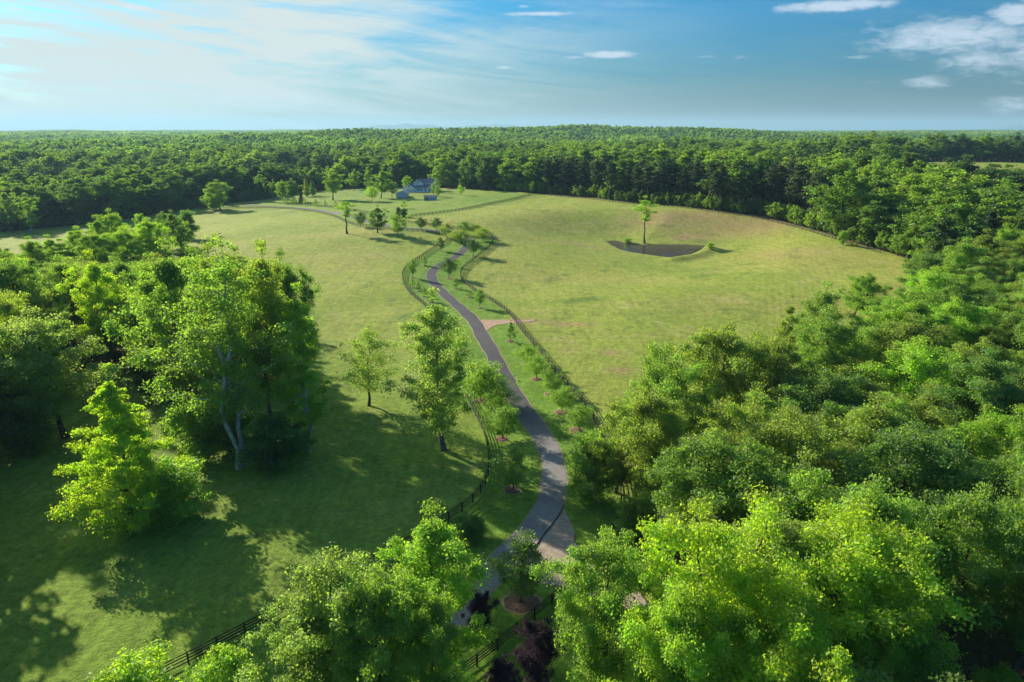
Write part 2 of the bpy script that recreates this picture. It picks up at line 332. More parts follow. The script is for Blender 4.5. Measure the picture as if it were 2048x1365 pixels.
def ground_mat():
    m, t, o = newmat('grass_ground'); b = nd(t, 'ShaderNodeBsdfPrincipled'); b.inputs['Roughness'].default_value = 0.95; b.inputs['Specular IOR Level'].default_value = 0.12
    g = nd(t, 'ShaderNodeNewGeometry'); P = g.outputs['Position']
    def at_(n): a = nd(t, 'ShaderNodeAttribute', attribute_name=n); return a.outputs['Fac']
    big = noise(t, P, 0.012, 6, 0.62, 0.6); mid = noise(t, P, 0.075, 6, 0.65, 0.8); fine = noise(t, P, 1.1, 5, 0.7); vf = noise(t, P, 4.5, 3, 0.7)
    pasture = ramp(t, big, [(0.30, (0.185, 0.262, 0.034)), (0.48, (0.255, 0.308, 0.046)), (0.66, (0.325, 0.320, 0.070))])
    pasture = mixc(t, smooth(t, mid, 0.52, 0.72), pasture, (0.33, 0.31, 0.10))
    pasture = mixc(t, smooth(t, mid, 0.46, 0.28), pasture, (0.125, 0.190, 0.034))
    # mowing rows, bent gently by noise
    wv = nd(t, 'ShaderNodeTexWave', wave_type='BANDS', bands_direction='X'); wv.inputs['Scale'].default_value = 0.16; wv.inputs['Distortion'].default_value = 18.0
    wv.inputs['Detail'].default_value = 2.0; wv.inputs['Detail Scale'].default_value = 0.09
    mp = nd(t, 'ShaderNodeMapping'); mp.inputs['Rotation'].default_value = (0, 0, 0.35); t.links.new(P, mp.inputs[0]); t.links.new(mp.outputs[0], wv.inputs['Vector'])
    rows = mth(t, 'MULTIPLY', wv.outputs['Fac'], smooth(t, noise(t, P, 0.02, 2), 0.4, 0.62))
    pasture = mixc(t, mth(t, 'MULTIPLY', rows, 0.10), pasture, (0.07, 0.105, 0.016))
    mp2 = nd(t, 'ShaderNodeMapping'); mp2.inputs['Rotation'].default_value = (0, 0, 0.5); mp2.inputs['Scale'].default_value = (0.9, 0.10, 1); t.links.new(P, mp2.inputs[0])
    st1 = noise(t, mp2.outputs[0], 1.0, 5, 0.7, 0.4); mp3 = nd(t, 'ShaderNodeMapping'); mp3.inputs['Rotation'].default_value = (0, 0, -1.1); mp3.inputs['Scale'].default_value = (0.5, 0.06, 1); t.links.new(P, mp3.inputs[0])
    st2 = noise(t, mp3.outputs[0], 1.0, 4, 0.65, 0.6)
    strk = mth(t, 'ADD', mth(t, 'MULTIPLY', st1, 0.5), mth(t, 'MULTIPLY', st2, 0.5))
    vert = ramp(t, mid, [(0.3, (0.105, 0.215, 0.020)), (0.7, (0.155, 0.270, 0.028))])
    col = mixc(t, mth(t, 'MULTIPLY', at_('lawn'), 0.9), pasture, vert)
    dn = mth(t, 'MULTIPLY', at_('dirt'), mth(t, 'ADD', 0.35, mth(t, 'MULTIPLY', smooth(t, noise(t, P, 0.5, 6, 0.7, 0.5), 0.35, 0.65), 0.9)), clamp=True)
    col = mixc(t, dn, col, (0.34, 0.215, 0.115))
    near = ramp(t, noise(t, P, 0.35, 5, 0.65), [(0.36, (0.065, 0.085, 0.024)), (0.52, (0.14, 0.105, 0.056)), (0.66, (0.27, 0.165, 0.09))])
    lit = smooth(t, mth(t, 'ADD', at_('litter'), mth(t, 'MULTIPLY', mth(t, 'SUBTRACT', mid, 0.5), 0.9)), 0.42, 0.66)
    col = mixc(t, lit, col, near)
    def dev(v, g): return mth(t, 'MULTIPLY', mth(t, 'SUBTRACT', v, 0.5), g)
    tuft = noise(t, P, 0.42, 5, 0.72, 0.5)
    k = mth(t, 'ADD', 1.0, mth(t, 'ADD', mth(t, 'ADD', dev(fine, 1.5), dev(vf, 1.1)), mth(t, 'ADD', dev(strk, 1.0), dev(tuft, 1.1))))
    cc = nd(t, 'ShaderNodeCombineXYZ')
    for i in range(3): t.links.new(k, cc.inputs[i])
    col = mixc(t, 1.0, col, cc.outputs[0], 'MULTIPLY')
    t.links.new(col, b.inputs['Base Color'])
    bm = nd(t, 'ShaderNodeBump'); bm.inputs['Strength'].default_value = 0.9; bm.inputs['Distance'].default_value = 0.26
    hh = mth(t, 'ADD', mth(t, 'ADD', mth(t, 'MULTIPLY', fine, 0.9), mth(t, 'MULTIPLY', vf, 0.5)), mth(t, 'MULTIPLY', rows, 0.08))
    t.links.new(hh, bm.inputs['Height']); t.links.new(bm.outputs[0], b.inputs['Normal'])
    t.links.new(b.outputs[0], o.inputs[0]); return m
gme.materials.append(ground_mat())
ground = link('ground', gme); tag(ground, 'rolling mown pasture, verge lawn and brown woodland floor', kind='structure')

# ------------------------------------------------------------------ driveway, gravel, pond
def ribbon(name, P, w, lift, mat, cross=5, thick=0.05, wfun=None, label=None):
    T = np.gradient(P, axis=0); T /= np.linalg.norm(T, axis=1)[:, None] + 1e-9; N = np.stack([-T[:, 1], T[:, 0]], 1)
    n = len(P); us = np.linspace(-1, 1, cross); V = []; 
    ww = np.full(n, w / 2.0) if wfun is None else wfun(n)
    wob = 0.10 * np.sin(np.arange(n) * 0.9) + 0.07 * np.sin(np.arange(n) * 0.37 + 1)
    for u in us:
        e = (ww + wob * (abs(u) > .99)) * u
        x = P[:, 0] + N[:, 0] * e; y = P[:, 1] + N[:, 1] * e; V.append(np.stack([x, y, H(x, y) + lift + 0.015 * (1 - u * u)], 1))
    lo = V[0].copy(); lo[:, 2] -= lift + thick; hi = V[-1].copy(); hi[:, 2] -= lift + thick
    V = [lo] + V + [hi]; c = len(V); A = np.stack(V, 1).reshape(-1, 3); I = np.arange(n * c).reshape(n, c)
    fq = np.stack([I[:-1, :-1], I[1:, :-1], I[1:, 1:], I[:-1, 1:]], -1).reshape(-1, 4)
    s = np.repeat(np.linspace(0, 1, n)[:-1], c - 1)
    me = npmesh(name, A, fq[:, ::-1], [mat])
    return link(name, me)
def asphalt():
    m, t, o = newmat('asphalt'); b = nd(t, 'ShaderNodeBsdfPrincipled'); b.inputs['Roughness'].default_value = 0.85; b.inputs['Specular IOR Level'].default_value = 0.25
    g = nd(t, 'ShaderNodeNewGeometry'); P = g.outputs['Position']; sp_ = nd(t, 'ShaderNodeSeparateXYZ'); t.links.new(P, sp_.inputs[0])
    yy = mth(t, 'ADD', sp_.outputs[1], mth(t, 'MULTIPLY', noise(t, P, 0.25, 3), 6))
    pale_near = smooth(t, yy, 126, 96)  # drive colour turns paler towards its near end
    c = mixc(t, pale_near, (0.060, 0.058, 0.060), (0.23, 0.215, 0.195))
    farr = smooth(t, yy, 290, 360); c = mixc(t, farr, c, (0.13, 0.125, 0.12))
    n1 = noise(t, P, 0.6, 6, 0.65); n2 = noise(t, P, 9, 3, 0.6)
    k = mth(t, 'ADD', 0.55, mth(t, 'ADD', mth(t, 'MULTIPLY', n1, 0.6), mth(t, 'MULTIPLY', n2, 0.35)))
    cc = nd(t, 'ShaderNodeCombineXYZ')
    for i in range(3): t.links.new(k, cc.inputs[i])
    c = mixc(t, 1.0, c, cc.outputs[0], 'MULTIPLY')
    vo = nd(t, 'ShaderNodeTexVoronoi', feature='DISTANCE_TO_EDGE'); vo.inputs['Scale'].default_value = 0.16
    wp = nd(t, 'ShaderNodeVectorMath', operation='ADD'); nz = nd(t, 'ShaderNodeTexNoise'); nz.inputs['Scale'].default_value = 0.8; nz.inputs['Detail'].default_value = 5; t.links.new(P, nz.inputs['Vector']); t.links.new(P, wp.inputs[0]); t.links.new(nz.outputs['Color'], wp.inputs[1]); t.links.new(wp.outputs[0], vo.inputs['Vector'])
    pt_ = noise(t, P, 0.14, 4, 0.6, 0.4); c = mixc(t, mth(t, 'MULTIPLY', smooth(t, pt_, 0.45, 0.62), 0.35), c, (0.10, 0.093, 0.088))
    c = mixc(t, mth(t, 'MULTIPLY', smooth(t, vo.outputs['Distance'], 0.006, 0.002), 0.4), c, (0.02, 0.02, 0.02))
    t.links.new(c, b.inputs['Base Color'])
    bm = nd(t, 'ShaderNodeBump'); bm.inputs['Strength'].default_value = 0.3; bm.inputs['Distance'].default_value = 0.02; t.links.new(n2, bm.inputs['Height']); t.links.new(bm.outputs[0], b.inputs['Normal'])
    t.links.new(b.outputs[0], o.inputs[0]); return m
M_ASPH = asphalt(); M_SHOULD = simple('gravel_shoulder', (0.25, 0.21, 0.13), 0.95, 0.3, 1.6, 0.5); M_GRAV = simple('gravel', (0.35, 0.275, 0.205), 0.95, 0.32, 1.1, 0.6)
sh = ribbon('gravel_shoulder', drive[:int(len(drive) * .8)], 3.85, 0.018, M_SHOULD, 5); tag(sh, kind='structure')
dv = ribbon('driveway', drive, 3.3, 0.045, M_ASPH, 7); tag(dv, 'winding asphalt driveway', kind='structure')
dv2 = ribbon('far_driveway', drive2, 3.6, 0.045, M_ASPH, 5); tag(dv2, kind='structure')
def sheet(name, P, lift, mat, step=0.9, skirt=0.06, jag=0.25):
    """polygon sheet laid on the ground (triangle fan rings from the centroid)"""
    P = np.asarray(P); Q = resample(np.vstack([P, P[:1]]), step)[:-1]; c = Q.mean(0)
    Q = Q + rng.normal(0, jag * .3, Q.shape)
    rings = [1.0, .94, .85, .74, .62, .5, .38, .26, .14]; V = []
    for r in rings: p = c + (Q - c) * r; V.append(np.stack([p[:, 0], p[:, 1], H(p[:, 0], p[:, 1]) + lift], 1))
    lo = V[0].copy(); lo[:, 2] -= lift + skirt; V = [lo] + V; n = len(Q); A = np.concatenate(V + [np.array([[c[0], c[1], h1(*c) + lift]])])
    f = []; 
    for k in range(len(V) - 1):
        i = np.arange(n); j = (i + 1) % n; f.append(np.stack([k * n + i, k * n + j, (k + 1) * n + j, (k + 1) * n + i], 1))
    i = np.arange(n); tri = np.stack([(len(V) - 1) * n + i, (len(V) - 1) * n + (i + 1) % n, np.full(n, len(A) - 1)], 1)
    return link(name, npmesh(name, A, [np.concatenate(f), tri], [mat], smooth_=True))
grav = sheet('gravel_apron', [p[:2] for p in path3([(1127, 1012), (1134, 1030), (1148, 1058), (1154, 1088), (1190, 1130), (1260, 1170), (1300, 1215), (1240, 1225), (1170, 1190), (1105, 1172), (1062, 1166), (1052, 1140), (1045, 1118), (1066, 1088), (1095, 1052)])], 0.030, M_GRAV)
tag(grav, 'pink tan gravel apron', kind='structure')
spur = sheet('gravel_track', [p[:2] for p in path3([(951, 640), (985, 641), (1030, 641), (1066, 639.5), (1074, 642), (1040, 646), (1015, 648), (985, 653), (966, 664), (958, 652)])], 0.030, simple('tan_track', (0.36, 0.245, 0.15), 0.95, 0.25, 1.0, 0.4), 1.2, jag=0.5)
tag(spur, kind='structure')
MU = simple('rubber_hose', (0.015, 0.015, 0.016), 0.7)
hp = resample(path3([(1127, 1011), (1121, 1026), (1105, 1049), (1086, 1073), (1070, 1096)]), 0.8)
def tube(pts, rad, sides=6):
    pts = np.asarray(pts, float); n = len(pts); rad = np.broadcast_to(rad, (n,)); T = np.gradient(pts, axis=0); T /= np.linalg.norm(T, axis=1)[:, None] + 1e-9
    ref = np.where(np.abs(T[:, 2:3]) < 0.9, np.array([[0, 0, 1.0]]), np.array([[1.0, 0, 0]])); U = np.cross(T, ref); U /= np.linalg.norm(U, axis=1)[:, None] + 1e-9; V = np.cross(T, U)
    a = np.arange(sides) * 2 * math.pi / sides
    A = pts[:, None] + rad[:, None, None] * (U[:, None] * np.cos(a)[None, :, None] + V[:, None] * np.sin(a)[None, :, None])
    I = np.arange(n * sides).reshape(n, sides); J = np.roll(I, -1, 1)
    return A.reshape(-1, 3), np.stack([I[:-1], J[:-1], J[1:], I[1:]], -1).reshape(-1, 4)
v, f = tube(np.stack([hp[:, 0], hp[:, 1], H(hp[:, 0], hp[:, 1]) + 0.10], 1), 0.07)
hose = link('traffic_hose', npmesh('traffic_hose', v, f, [MU], smooth_=True)); tag(hose, 'thin dark strip lying across the drive at the gravel apron', 'strip')

def water_mat():
    m, t, o = newmat('pond_water'); b = nd(t, 'ShaderNodeBsdfPrincipled'); b.inputs['Base Color'].default_value = (0.055, 0.050, 0.042, 1)
    b.inputs['Roughness'].default_value = 0.06; b.inputs['IOR'].default_value = 1.33; b.inputs['Specular IOR Level'].default_value = 0.5
    g = nd(t, 'ShaderNodeNewGeometry'); mp = nd(t, 'ShaderNodeMapping'); mp.inputs['Scale'].default_value = (1, 2.2, 1); t.links.new(g.outputs['Position'], mp.inputs[0])
    n = noise(t, mp.outputs[0], 1.3, 4, 0.6); bm = nd(t, 'ShaderNodeBump'); bm.inputs['Strength'].default_value = 0.45; bm.inputs['Distance'].default_value = 0.08
    t.links.new(n, bm.inputs['Height']); t.links.new(bm.outputs[0], b.inputs['Normal']); t.links.new(b.outputs[0], o.inputs[0]); return m
wb = MB(); c = POND.mean(0); pp = c + (POND - c) * 1.04
wb.add([(x, y, WATER_Z) for x, y in pp], [list(range(len(pp)))])
wme = wb.mesh('pond', [water_mat()])
pond = link('pond', wme); tag(pond, 'small still farm pond', kind='structure')
if wme.polygons[0].normal.z < 0: wme.flip_normals()

# ------------------------------------------------------------------ leaf and bark materials
def leaf_mat(name, use_obj=True, stops=None, trans=0.64, seed_scale=1.0):
    m, t, o = newmat(name)
    oi = nd(t, 'ShaderNodeObjectInfo')
    at_ = nd(t, 'ShaderNodeAttribute', attribute_name='rnd')
    if use_obj: base = oi.outputs['Color']
    else:
        pn = noise(t, oi.outputs['Location'], 0.009, 3, 0.65); pk = mth(t, 'ADD', mth(t, 'MULTIPLY', oi.outputs['Random'], 0.62), mth(t, 'MULTIPLY', mth(t, 'SUBTRACT', pn, 0.37), 2.0), clamp=True)
        base = ramp(t, pk, stops, 'LINEAR')
    hs = nd(t, 'ShaderNodeHueSaturation'); t.links.new(base, hs.inputs['Color'])
    t.links.new(mth(t, 'ADD', 0.482, mth(t, 'MULTIPLY', at_.outputs['Fac'], 0.036)), hs.inputs['Hue'])
    t.links.new(mth(t, 'ADD', 0.80, mth(t, 'MULTIPLY', at_.outputs['Fac'], 0.42)), hs.inputs['Value'])
    hs.inputs['Saturation'].default_value = 0.97
    d = nd(t, 'ShaderNodeBsdfDiffuse'); t.links.new(hs.outputs[0], d.inputs[0])
    tr = nd(t, 'ShaderNodeBsdfTranslucent')
    tcx = mixc(t, 1.0, hs.outputs[0], (1.75, 1.85, 0.7), 'MULTIPLY'); t.links.new(tcx, tr.inputs[0])
    gl = nd(t, 'ShaderNodeBsdfGlossy'); gl.inputs['Roughness'].default_value = 0.5; gl.inputs[0].default_value = (0.9, 0.95, 1, 1)
    m1 = nd(t, 'ShaderNodeMixShader'); m1.inputs[0].default_value = trans; t.links.new(d.outputs[0], m1.inputs[1]); t.links.new(tr.outputs[0], m1.inputs[2])
    m2 = nd(t, 'ShaderNodeMixShader'); m2.inputs[0].default_value = 0.025; t.links.new(m1.outputs[0], m2.inputs[1]); t.links.new(gl.outputs[0], m2.inputs[2])
    t.links.new(m2.outputs[0], o.inputs[0]); return m
M_LEAF = leaf_mat('leaves')
M_LEAF_FAR = leaf_mat('woodland_leaves', False, [(0.0, (0.035, 0.075, 0.028)), (0.22, (0.070, 0.135, 0.028)), (0.5, (0.135, 0.23, 0.024)), (0.75, (0.195, 0.30, 0.026)), (1.0, (0.27, 0.38, 0.030))], 0.5)
M_NEEDLE = leaf_mat('pine_needles', False, [(0.0, (0.035, 0.065, 0.022)), (0.5, (0.052, 0.088, 0.030)), (1.0, (0.085, 0.12, 0.040))], 0.3)
M_BARK = simple('bark', (0.13, 0.11, 0.09), 0.9, 0.4, 2.5, 0.6); M_BARKP = simple('pale_bark', (0.40, 0.38, 0.35), 0.85, 0.55, 2.4, 0.5); M_BARKD = simple('dark_bark', (0.07, 0.058, 0.048), 0.9, 0.4, 2.5, 0.6)

# ------------------------------------------------------------------ tree generator
def unit(v): return v / (np.linalg.norm(v, axis=-1, keepdims=True) + 1e-9)
def leafcloud(cen, rad, per, size, flat, r, up=0.55):
    n = len(cen); idx = np.repeat(np.arange(n), per); m = len(idx)
    d = unit(r.normal(size=(m, 3))); d[:, 2] = np.where(r.random(m) < 0.45, np.abs(d[:, 2]), d[:, 2])
    u = r.random(m) ** 0.52 * (1 + 0.30 * r.normal(size=m) * (r.random(m) < 0.4))
    crow = rad[idx][:, None]
    p = cen[idx] + d * u[:, None] * crow * np.array([1, 1, flat])
    # shoots: small outward runs that break the clump outline
    nrm = unit(d * 0.45 + np.array([0, 0, up]) + r.normal(size=(m, 3)) * 0.75)
    t = unit(np.cross(nrm, r.normal(size=(m, 3)))); b = np.cross(nrm, t)
    s = (size * (0.5 + 1.1 * r.random(m) ** 1.6))[:, None]
    V = np.stack([p - t * s * .5, p + b * s * .36 + nrm * s * .10, p + t * s * .5, p - b * s * .36 + nrm * s * .10], 1).reshape(-1, 3)
    Fq = np.arange(m * 4).reshape(m, 4)
    clr = r.random(n)[idx] * 0.55 + r.random(m) * 0.45
    return V, Fq, clr
def profile(kind, t):
    if kind == 'oval': return (np.sin(np.clip(t * 0.92 + 0.08, 0, 1) * math.pi)) ** 0.55 * (1 - 0.18 * t)
    if kind == 'cone': return (1 - t) ** 0.62 * np.clip(t / 0.10 + 0.35, 0, 1) + 0.05
    if kind == 'round': return np.sqrt(np.clip(1 - (2 * t - 0.9) ** 2 / 1.25, 0.02, 1))
    if kind == 'column': return (1 - t ** 3) ** 0.6 * np.clip(t / 0.2 + 0.45, 0, 1)
    if kind == 'spread': return np.clip(np.sqrt(np.clip(1 - (1.5 * t - 0.55) ** 2, 0.0, 1)), 0.15, 1)
    if kind == 'pine': return (1 - t) ** 0.6 * np.clip(t / 0.25 + 0.3, 0, 1) + 0.05
    return np.ones_like(t)
def make_tree(seed, Ht, Rc, kind, cb=0.25, limbs=26, per_limb=5, per=130, size=0.36, clump=0.16, flat=0.8, lean=0.0, tr=0.3, trunks=1, gap=0.12, droop=0.0, fill=1.0, window=False):
    """returns trunk (v,f) and crown (v,f,rnd); built standing at the origin"""
    r = np.random.default_rng(seed); TV = []; TF = []; off = 0
    def addt(pts, rad, sides=7):
        nonlocal off
        v, f = tube(pts, rad, sides); TV.append(v); TF.append(f + off); off += len(v)
    cen = []; rad = []
    lob = r.uniform(0.88, 1.1, 9) if kind == 'cone' else r.uniform(0.72, 1.2, 9)          # uneven outline by bearing
    for k in range(trunks):
        a0 = (r.uniform(0, 6.28) if k == 0 else a0 + math.pi); sp_ = (0.0 if trunks == 1 else (0.035 if window else 0.10) * Ht)
        n = 12; ts = np.linspace(0, 1, n); wx = np.cumsum(r.normal(0, 0.012, n)) * Ht; wy = np.cumsum(r.normal(0, 0.012, n)) * Ht
        wx -= wx[0]; wy -= wy[0]
        trunk = np.stack([wx + math.cos(a0) * sp_ * ts ** 1.2 + lean * Ht * ts ** 1.3, wy + math.sin(a0) * sp_ * ts ** 1.2, ts * Ht * 0.94], 1)
        if trunks > 1: trunk[:, :2] += np.array([math.cos(a0), math.sin(a0)]) * tr * (2.4 if window else 0.9)
        trd = tr * (1.25 * np.exp(-ts * 14) * .5 + (1 - ts) ** 0.8 * 0.95 + 0.05); addt(trunk, trd, 8)
        nl = max(4, int(limbs / trunks))
        for i in range(nl):
            t = (i + r.uniform(0, 1)) / nl; hgt = cb + (1 - cb) * t * 0.93
            ang = i * 2.39996 + r.uniform(-0.5, 0.5) + a0
            L = Rc * float(profile(kind, np.array(t))) * lob[int(ang / 6.2832 * 9) % 9] * r.uniform(0.62, 1.08)
            if r.random() < gap: L *= 0.5
            if window and t < 0.62 and math.sin(ang) < -0.25 and abs(math.cos(ang)) < 0.9: L *= 0.25
            base = np.array([np.interp(hgt * .96, ts, trunk[:, j]) for j in range(3)]); base[2] = max(base[2] - L * 0.32, Ht * cb * 0.75)
            rise = r.uniform(0.15, 0.5) * L * (1 - droop) - droop * L * 0.25
            m = 6; s = np.linspace(0, 1, m)
            P = base + np.stack([np.cos(ang + 0.25 * s * r.normal()) * L * s, np.sin(ang + 0.25 * s * r.normal()) * L * s, rise * s ** 0.8 + L * 0.30 * s], 1)
            P[1:] += r.normal(0, 0.03 * L, (m - 1, 3))
            br = tr * (0.30 * (1 - hgt) + 0.09); addt(P, br * (1 - s * 0.85), 4)
            npl = max(2, int(round(per_limb * (0.45 + L / Rc * 0.75))))
            for j in range(npl):
                sj = 0.32 + 0.72 * (j + r.uniform(0, 1)) / npl; c0 = np.array([np.interp(min(sj, 1), s, P[:, q_]) for q_ in range(3)])
                side = unit(r.normal(size=3)) * L * 0.20; c1 = c0 + side * np.array([1, 1, 0.8]); rr = Rc * clump * r.uniform(0.65, 1.35) * (1.12 - 0.3 * sj) * ((0.35 + 0.75 * min(1, L / Rc)) if kind == 'cone' else 1)
                cen.append(c1); rad.append(rr)
                if r.random() < 0.5: addt(np.array([c0, (c0 + c1) / 2 + r.normal(0, .05, 3), c1]), np.array([br * .35, br * .2, br * .08]), 3)
        kf = 0.5 if kind == 'cone' else 1
        cen.append(trunk[-1] + np.array([0, 0, Ht * 0.012])); rad.append(Rc * clump * 0.9 * kf); cen.append(trunk[-2]); rad.append(Rc * clump * kf)
    cen = np.array(cen); rad = np.array(rad)
    V, Fq, c = leafcloud(cen, rad, per, size, flat, r)
    return (np.concatenate(TV), np.concatenate(TF)), (V, Fq, c)
class Kind: pass
def lib_tree(name, bark, mat, **kw):
    (tv, tf), (cv, cf, cc) = make_tree(**kw)
    k = Kind(); k.H = kw['Ht']; k.R = kw['Rc']
    top = np.percentile(cv[:, 2], 99.8); rr = np.percentile(np.hypot(cv[:, 0] - np.median(cv[:, 0]), cv[:, 1] - np.median(cv[:, 1])), 97)
    k.H = float(top); k.R = float(rr)
    k.trunk = npmesh(name + '_trunk', tv, tf, [bark], smooth_=True); k.crown = npmesh(name + '_crown', cv, cf, [mat], fattr={'rnd': cc})
    return k
def lib_joined(name, bark, mat, **kw):
    (tv, tf), (cv, cf, cc) = make_tree(**kw)
    k = Kind(); k.H = float(np.percentile(cv[:, 2], 99.5)); k.R = kw['Rc']
    nf = len(tf); k.mesh = npmesh(name, np.concatenate([tv, cv]), [np.concatenate([tf, cf + len(tv)])], [bark, mat], mat_idx=np.concatenate([np.zeros(nf), np.ones(len(cf))]), fattr={'rnd': np.concatenate([np.zeros(nf), cc])})
    return k
HQ = {}
HQ['oval_a'] = lib_tree('tree_oval_a', M_BARK, M_LEAF, seed=11, Ht=22, Rc=6.2, kind='oval', cb=0.22, limbs=34, per_limb=6, per=320, size=0.218, clump=0.183)
HQ['oval_b'] = lib_tree('tree_oval_b', M_BARK, M_LEAF, seed=12, Ht=22, Rc=6.8, kind='oval', cb=0.28, limbs=32, per_limb=6, per=309, size=0.227, clump=0.183, gap=0.2)
HQ['oval_c'] = lib_tree('tree_oval_c', M_BARKD, M_LEAF, seed=13, Ht=20, Rc=7.2, kind='round', cb=0.25, limbs=32, per_limb=6, per=320, size=0.227, clump=0.183)
HQ['poplar'] = lib_tree('tree_poplar', M_BARKP, M_LEAF, seed=21, Ht=30, Rc=7.6, kind='oval', cb=0.24, limbs=44, per_limb=5, window=True, per=150, size=0.26, clump=0.177, tr=0.25, trunks=2, gap=0.2)
HQ['tall'] = lib_tree('tree_tall', M_BARK, M_LEAF, seed=34, Ht=24, Rc=5.4, kind='column', cb=0.17, limbs=48, per_limb=5, per=186, size=0.23, clump=0.207, tr=0.30, gap=0.2)
HQ['slim'] = lib_tree('tree_slim', M_BARKP, M_LEAF, seed=35, Ht=24, Rc=4.0, kind='column', cb=0.18, limbs=30, per_limb=5, per=186, size=0.23, clump=0.232, tr=0.25, gap=0.15)
HQ['cone'] = lib_tree('tree_cone', M_BARKD, M_LEAF, seed=41, Ht=22, Rc=7.4, kind='cone', cb=0.04, limbs=74, per_limb=5, per=217, size=0.26, clump=0.19, flat=0.5, tr=0.3, gap=0.0)
HQ['spread'] = lib_tree('tree_spread', M_BARKD, M_LEAF, seed=51, Ht=17, Rc=8.2, kind='spread', cb=0.22, limbs=34, per_limb=7, per=320, size=0.227, clump=0.171)
HQ['spread_b'] = lib_tree('tree_spread_b', M_BARKD, M_LEAF, seed=52, Ht=19, Rc=8.4, kind='spread', cb=0.24, limbs=34, per_limb=7, per=320, size=0.218, clump=0.165, trunks=2)
HQ['sparse'] = lib_tree('tree_sparse', M_BARKD, M_LEAF, seed=61, Ht=15, Rc=5.4, kind='oval', cb=0.2, limbs=26, per_limb=5, per=105, size=0.22, clump=0.244, tr=0.17)
HQ['bush'] = lib_tree('tree_bush', M_BARKD, M_LEAF, seed=71, Ht=7, Rc=4.2, kind='round', cb=0.06, limbs=24, per_limb=5, per=132, size=0.26, clump=0.268, tr=0.1, trunks=3)
HQ['bush_b'] = lib_tree('tree_bush_b', M_BARKD, M_LEAF, seed=72, Ht=8, Rc=4.0, kind='oval', cb=0.05, limbs=26, per_limb=5, per=132, size=0.26, clump=0.244, tr=0.1, trunks=2)
HQ['maple'] = lib_tree('tree_maple', M_BARKD, M_LEAF, seed=81, Ht=5.2, Rc=2.6, kind='round', cb=0.26, limbs=22, per_limb=5, per=84, size=0.14, clump=0.293, tr=0.07)
HQ['maple_b'] = lib_tree('tree_maple_b', M_BARKD, M_LEAF, seed=82, Ht=6.0, Rc=2.3, kind='oval', cb=0.2, limbs=22, per_limb=5, per=84, size=0.14, clump=0.293, tr=0.07)
HQ['sapling'] = lib_tree('tree_sapling', M_BARKD, M_LEAF, seed=83, Ht=5.0, Rc=1.4, kind='cone', cb=0.2, limbs=18, per_limb=4, per=60, size=0.14, clump=0.317, tr=0.05)
HQ['redtree'] = lib_tree('tree_purple', M_BARKD, M_LEAF, seed=84, Ht=5.5, Rc=2.9, kind='round', cb=0.14, limbs=26, per_limb=5, per=200, size=0.14, clump=0.268, tr=0.08)
HQ['lone'] = lib_tree('tree_lone', M_BARK, M_LEAF, seed=91, Ht=20, Rc=3.6, kind='oval', cb=0.5, limbs=16, per_limb=4, per=93, size=0.26, clump=0.268, tr=0.24, gap=0.35)
def lowres(kind_, **kw): return kw
MID = [lib_joined('woodland_tree_mesh_%d' % i, M_BARKD, M_LEAF_FAR, seed=100 + i, Ht=22, Rc=rc, kind=kd, cb=0.16, limbs=22, per_limb=5, per=95, size=0.60, clump=0.23, flat=0.8, tr=0.3) for i, (rc, kd) in enumerate([(6.2, 'oval'), (6.8, 'round'), (5.6, 'oval'), (5.0, 'column'), (7.2, 'spread'), (6.4, 'round')])]
PINE = [lib_joined('pine_mesh_%d' % i, M_BARK, M_NEEDLE, seed=140 + i, Ht=24, Rc=rc, kind='pine', cb=cb, limbs=26, per_limb=4, per=26, size=0.7, clump=0.24, flat=0.45, tr=0.24) for i, (rc, cb) in enumerate([(3.8, 0.4), (3.4, 0.34), (4.2, 0.46)])]
LOW = [lib_joined('far_tree_mesh_%d' % i, M_BARKD, M_LEAF_FAR, seed=170 + i, Ht=22, Rc=rc, kind=kd, cb=0.2, limbs=12, per_limb=3, per=12, size=2.1, clump=0.28, tr=0.3) for i, (rc, kd) in enumerate([(6.6, 'round'), (6.0, 'oval'), (7.4, 'spread')])]

# ------------------------------------------------------------------ placing trees
LIME = (0.31, 0.43, 0.020); BRIGHT = (0.24, 0.375, 0.034); MIDG = (0.19, 0.305, 0.046); DARK = (0.125, 0.220, 0.044); OLIVE = (0.215, 0.285, 0.048); BLUE = (0.16, 0.24, 0.12); PALE = (0.235, 0.33, 0.085); PURP = (0.034, 0.015, 0.060); DEEP = (0.062, 0.120, 0.036)
def put_tree(kind, p, h, w, col, label, name='tree', cat='tree', group=None, rot=None, lean=None):
    """p base point, h height, w crown width in metres"""
    k = HQ[kind]
    t = bpy.data.objects.new(name, None); COL.objects.link(t); t.empty_display_size = 0.5
    t.location = p; t.rotation_euler = (0 if lean is None else lean[1], 0 if lean is None else lean[0], rot if rot is not None else random.uniform(0, 6.28))
    sz = h / k.H; sx = w / (2 * k.R) * (1.36 if kind.startswith('maple') else (1.15 if h < 24 and kind not in ('cone', 'poplar', 'tall', 'lone') and w < 18 else 1.0)); t.scale = (sx, sx, sz)
    a = link('trunk', k.trunk, t); b = link('crown', k.crown, t); b.color = (*col, 1)
    tag(t, label, cat, group); return t
def tree_px(kind, bx, by, ty, wpx, col, label, **kw):
    p = at(bx, by); h = height_for(p, ty); w = wpx / F * (depth(p) - (h * .5) * math.sin(R(PITCH)))
    return put_tree(kind, p, h, w, col, label, **kw)

placed = []     # (x, y, radius) of hand-placed trees
def T(kind, bx, by, ty, w, col, label, **kw):
    o = tree_px(kind, bx, by, ty, w, col, label, **kw); placed.append((o.location.x, o.location.y)); return o

